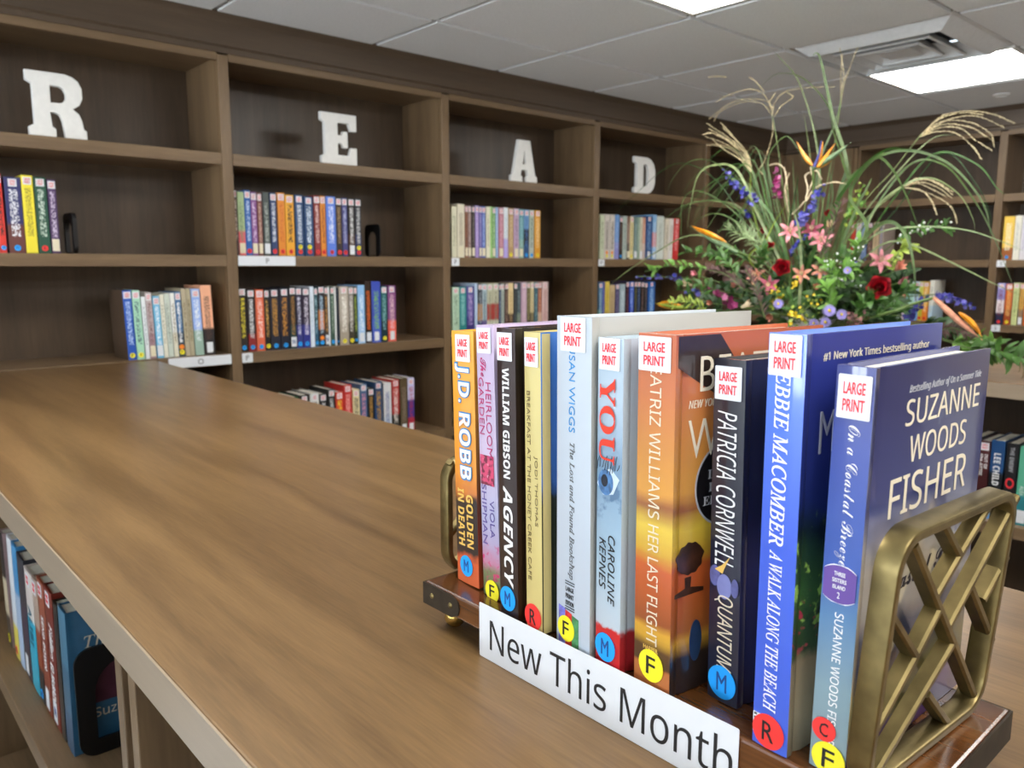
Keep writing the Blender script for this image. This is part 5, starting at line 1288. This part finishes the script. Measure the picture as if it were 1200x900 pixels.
sprig('yellow green fern tip low at the left end', (270, 758), (160, 742), .034, .006, 14, G_LIME, 2.42, 0, 0, 'fern_frond', 'foliage', 'fern fronds in the bouquet')
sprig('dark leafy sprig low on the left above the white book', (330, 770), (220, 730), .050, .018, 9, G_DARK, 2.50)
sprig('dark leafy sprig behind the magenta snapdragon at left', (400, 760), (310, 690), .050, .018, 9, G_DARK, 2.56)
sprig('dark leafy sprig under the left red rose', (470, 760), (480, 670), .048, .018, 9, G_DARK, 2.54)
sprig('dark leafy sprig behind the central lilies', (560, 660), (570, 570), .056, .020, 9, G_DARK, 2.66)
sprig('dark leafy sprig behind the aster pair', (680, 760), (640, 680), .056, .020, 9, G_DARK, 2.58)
sprig('feathery pale green tuft left of the small rosebud', (470, 620), (370, 540), .060, .005, 18, G_GREY, 2.58, 0, 0, 'feathery_tuft', 'foliage', 'feathery tufts in the bouquet')
sprig('feathery pale green tuft behind the orange bud at left', (440, 600), (330, 520), .055, .004, 16, G_GREY, 2.70, 0, 0, 'feathery_tuft', 'foliage', 'feathery tufts in the bouquet')
sprig('fine needle foliage below the pink bud at right', (760, 780), (850, 760), .034, .005, 14, G_MID, 2.46, 0, 0, 'fern_frond', 'foliage', 'fern fronds in the bouquet')
sprig('tuft of fern behind the goldenrod', (540, 780), (500, 720), .046, .006, 16, G_MID, 2.46, 0, 0, 'fern_frond', 'foliage', 'fern fronds in the bouquet')
sprig('green buds and leaves right of the upper pink lily', (800, 640), (872, 572), .036, .013, 7, G_LIME, 2.60)
sprig('leafy sprig lying on the countertop at the right edge', (1040, 870), (1200, 905), .060, .016, 10, G_MID, 2.50, .01, 0)
sprig('bright leafy sprig drooping onto the countertop behind the blue book', (990, 850), (1120, 880), .055, .016, 10, G_BRIGHT, 2.56, .01, 0)
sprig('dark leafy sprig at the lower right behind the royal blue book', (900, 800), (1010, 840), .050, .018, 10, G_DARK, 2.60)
for lb, a, b, X, mt in (('dark plum grass tuft drooping left of the deep pink lily', (440, 780), (385, 640), 2.38, PLUM), ('dark plum grass tuft behind the cream curled lily', (380, 700), (270, 640), 2.42, PLUM), ('dark plum grass tuft right of the central lilies', (600, 640), (665, 440), 2.46, PLUM), ('brown grey seed head at the lower right behind the blue book', (930, 830), (1040, 830), 2.50, PLUM)):
    sprig(lb, a, b, .030, .0035, 26, mt, X, 0, 0, 'plum_grass', 'ornamental grass', 'plum coloured grass tufts', None, .5)
sprig('bright green leaf sprig left of the mauve flower head', (640, 770), (620, 690), .046, .016, 9, G_BRIGHT, 2.44, 0, 0)
sprig('green leaf sprig with white specks above the lavender asters', (660, 700), (610, 620), .036, .012, 10, G_BRIGHT, 2.46, 0, 16)
sprig('green leaf sprig with white specks right of the peach lilies', (720, 700), (660, 590), .036, .012, 10, G_MID, 2.50, 0, 16)
sprig('bright green leaf sprig between the small rosebud and the left rose', (420, 640), (440, 585), .040, .012, 9, G_MID, 2.50)
sprig('green leaf sprig above the plum grass at left', (360, 660), (300, 600), .042, .012, 10, G_MID, 2.46)
sprig('bright green leaf sprig under the cream curled lily', (300, 700), (180, 690), .036, .012, 9, G_MID, 2.44)
sprig('dark leafy sprig right of the cream bud', (440, 780), (420, 720), .046, .016, 9, G_DARK, 2.44)
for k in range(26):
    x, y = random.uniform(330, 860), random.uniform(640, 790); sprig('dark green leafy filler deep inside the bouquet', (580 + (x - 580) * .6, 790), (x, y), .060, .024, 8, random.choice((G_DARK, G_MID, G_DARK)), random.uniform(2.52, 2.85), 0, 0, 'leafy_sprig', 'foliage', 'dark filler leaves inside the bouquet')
# the bouquet is one thing: each flower, blade and sprig a part of it, stems and centres their sub-parts
BQ = thing('flower_arrangement', 'tall mixed flower arrangement with red roses and arching grass plumes on the far countertop', 'flower arrangement', (VX, VY, CT + .16))
MAIN = ('petals', 'blade', 'plume', 'leaves', 'florets', 'bract')
for t in [o for o in COL.objects if o.type == 'EMPTY' and o.get('bouquet')]:
    kids = list(t.children); main = next(k for n in MAIN for k in kids if k.name.split('.')[0] == n)
    nm_, lb = t.name.split('.')[0], t['label']
    for k in kids:
        k.parent = main if k is not main else BQ
    bpy.data.objects.remove(t)
    main.name = nm_; main['label'] = lb
vase.parent = BQ; vase.location = (0, 0, -.16)
for k in ('category', 'group', 'label'):
    if k in vase: del vase[k]
bpy.data.scenes.remove(WORK)
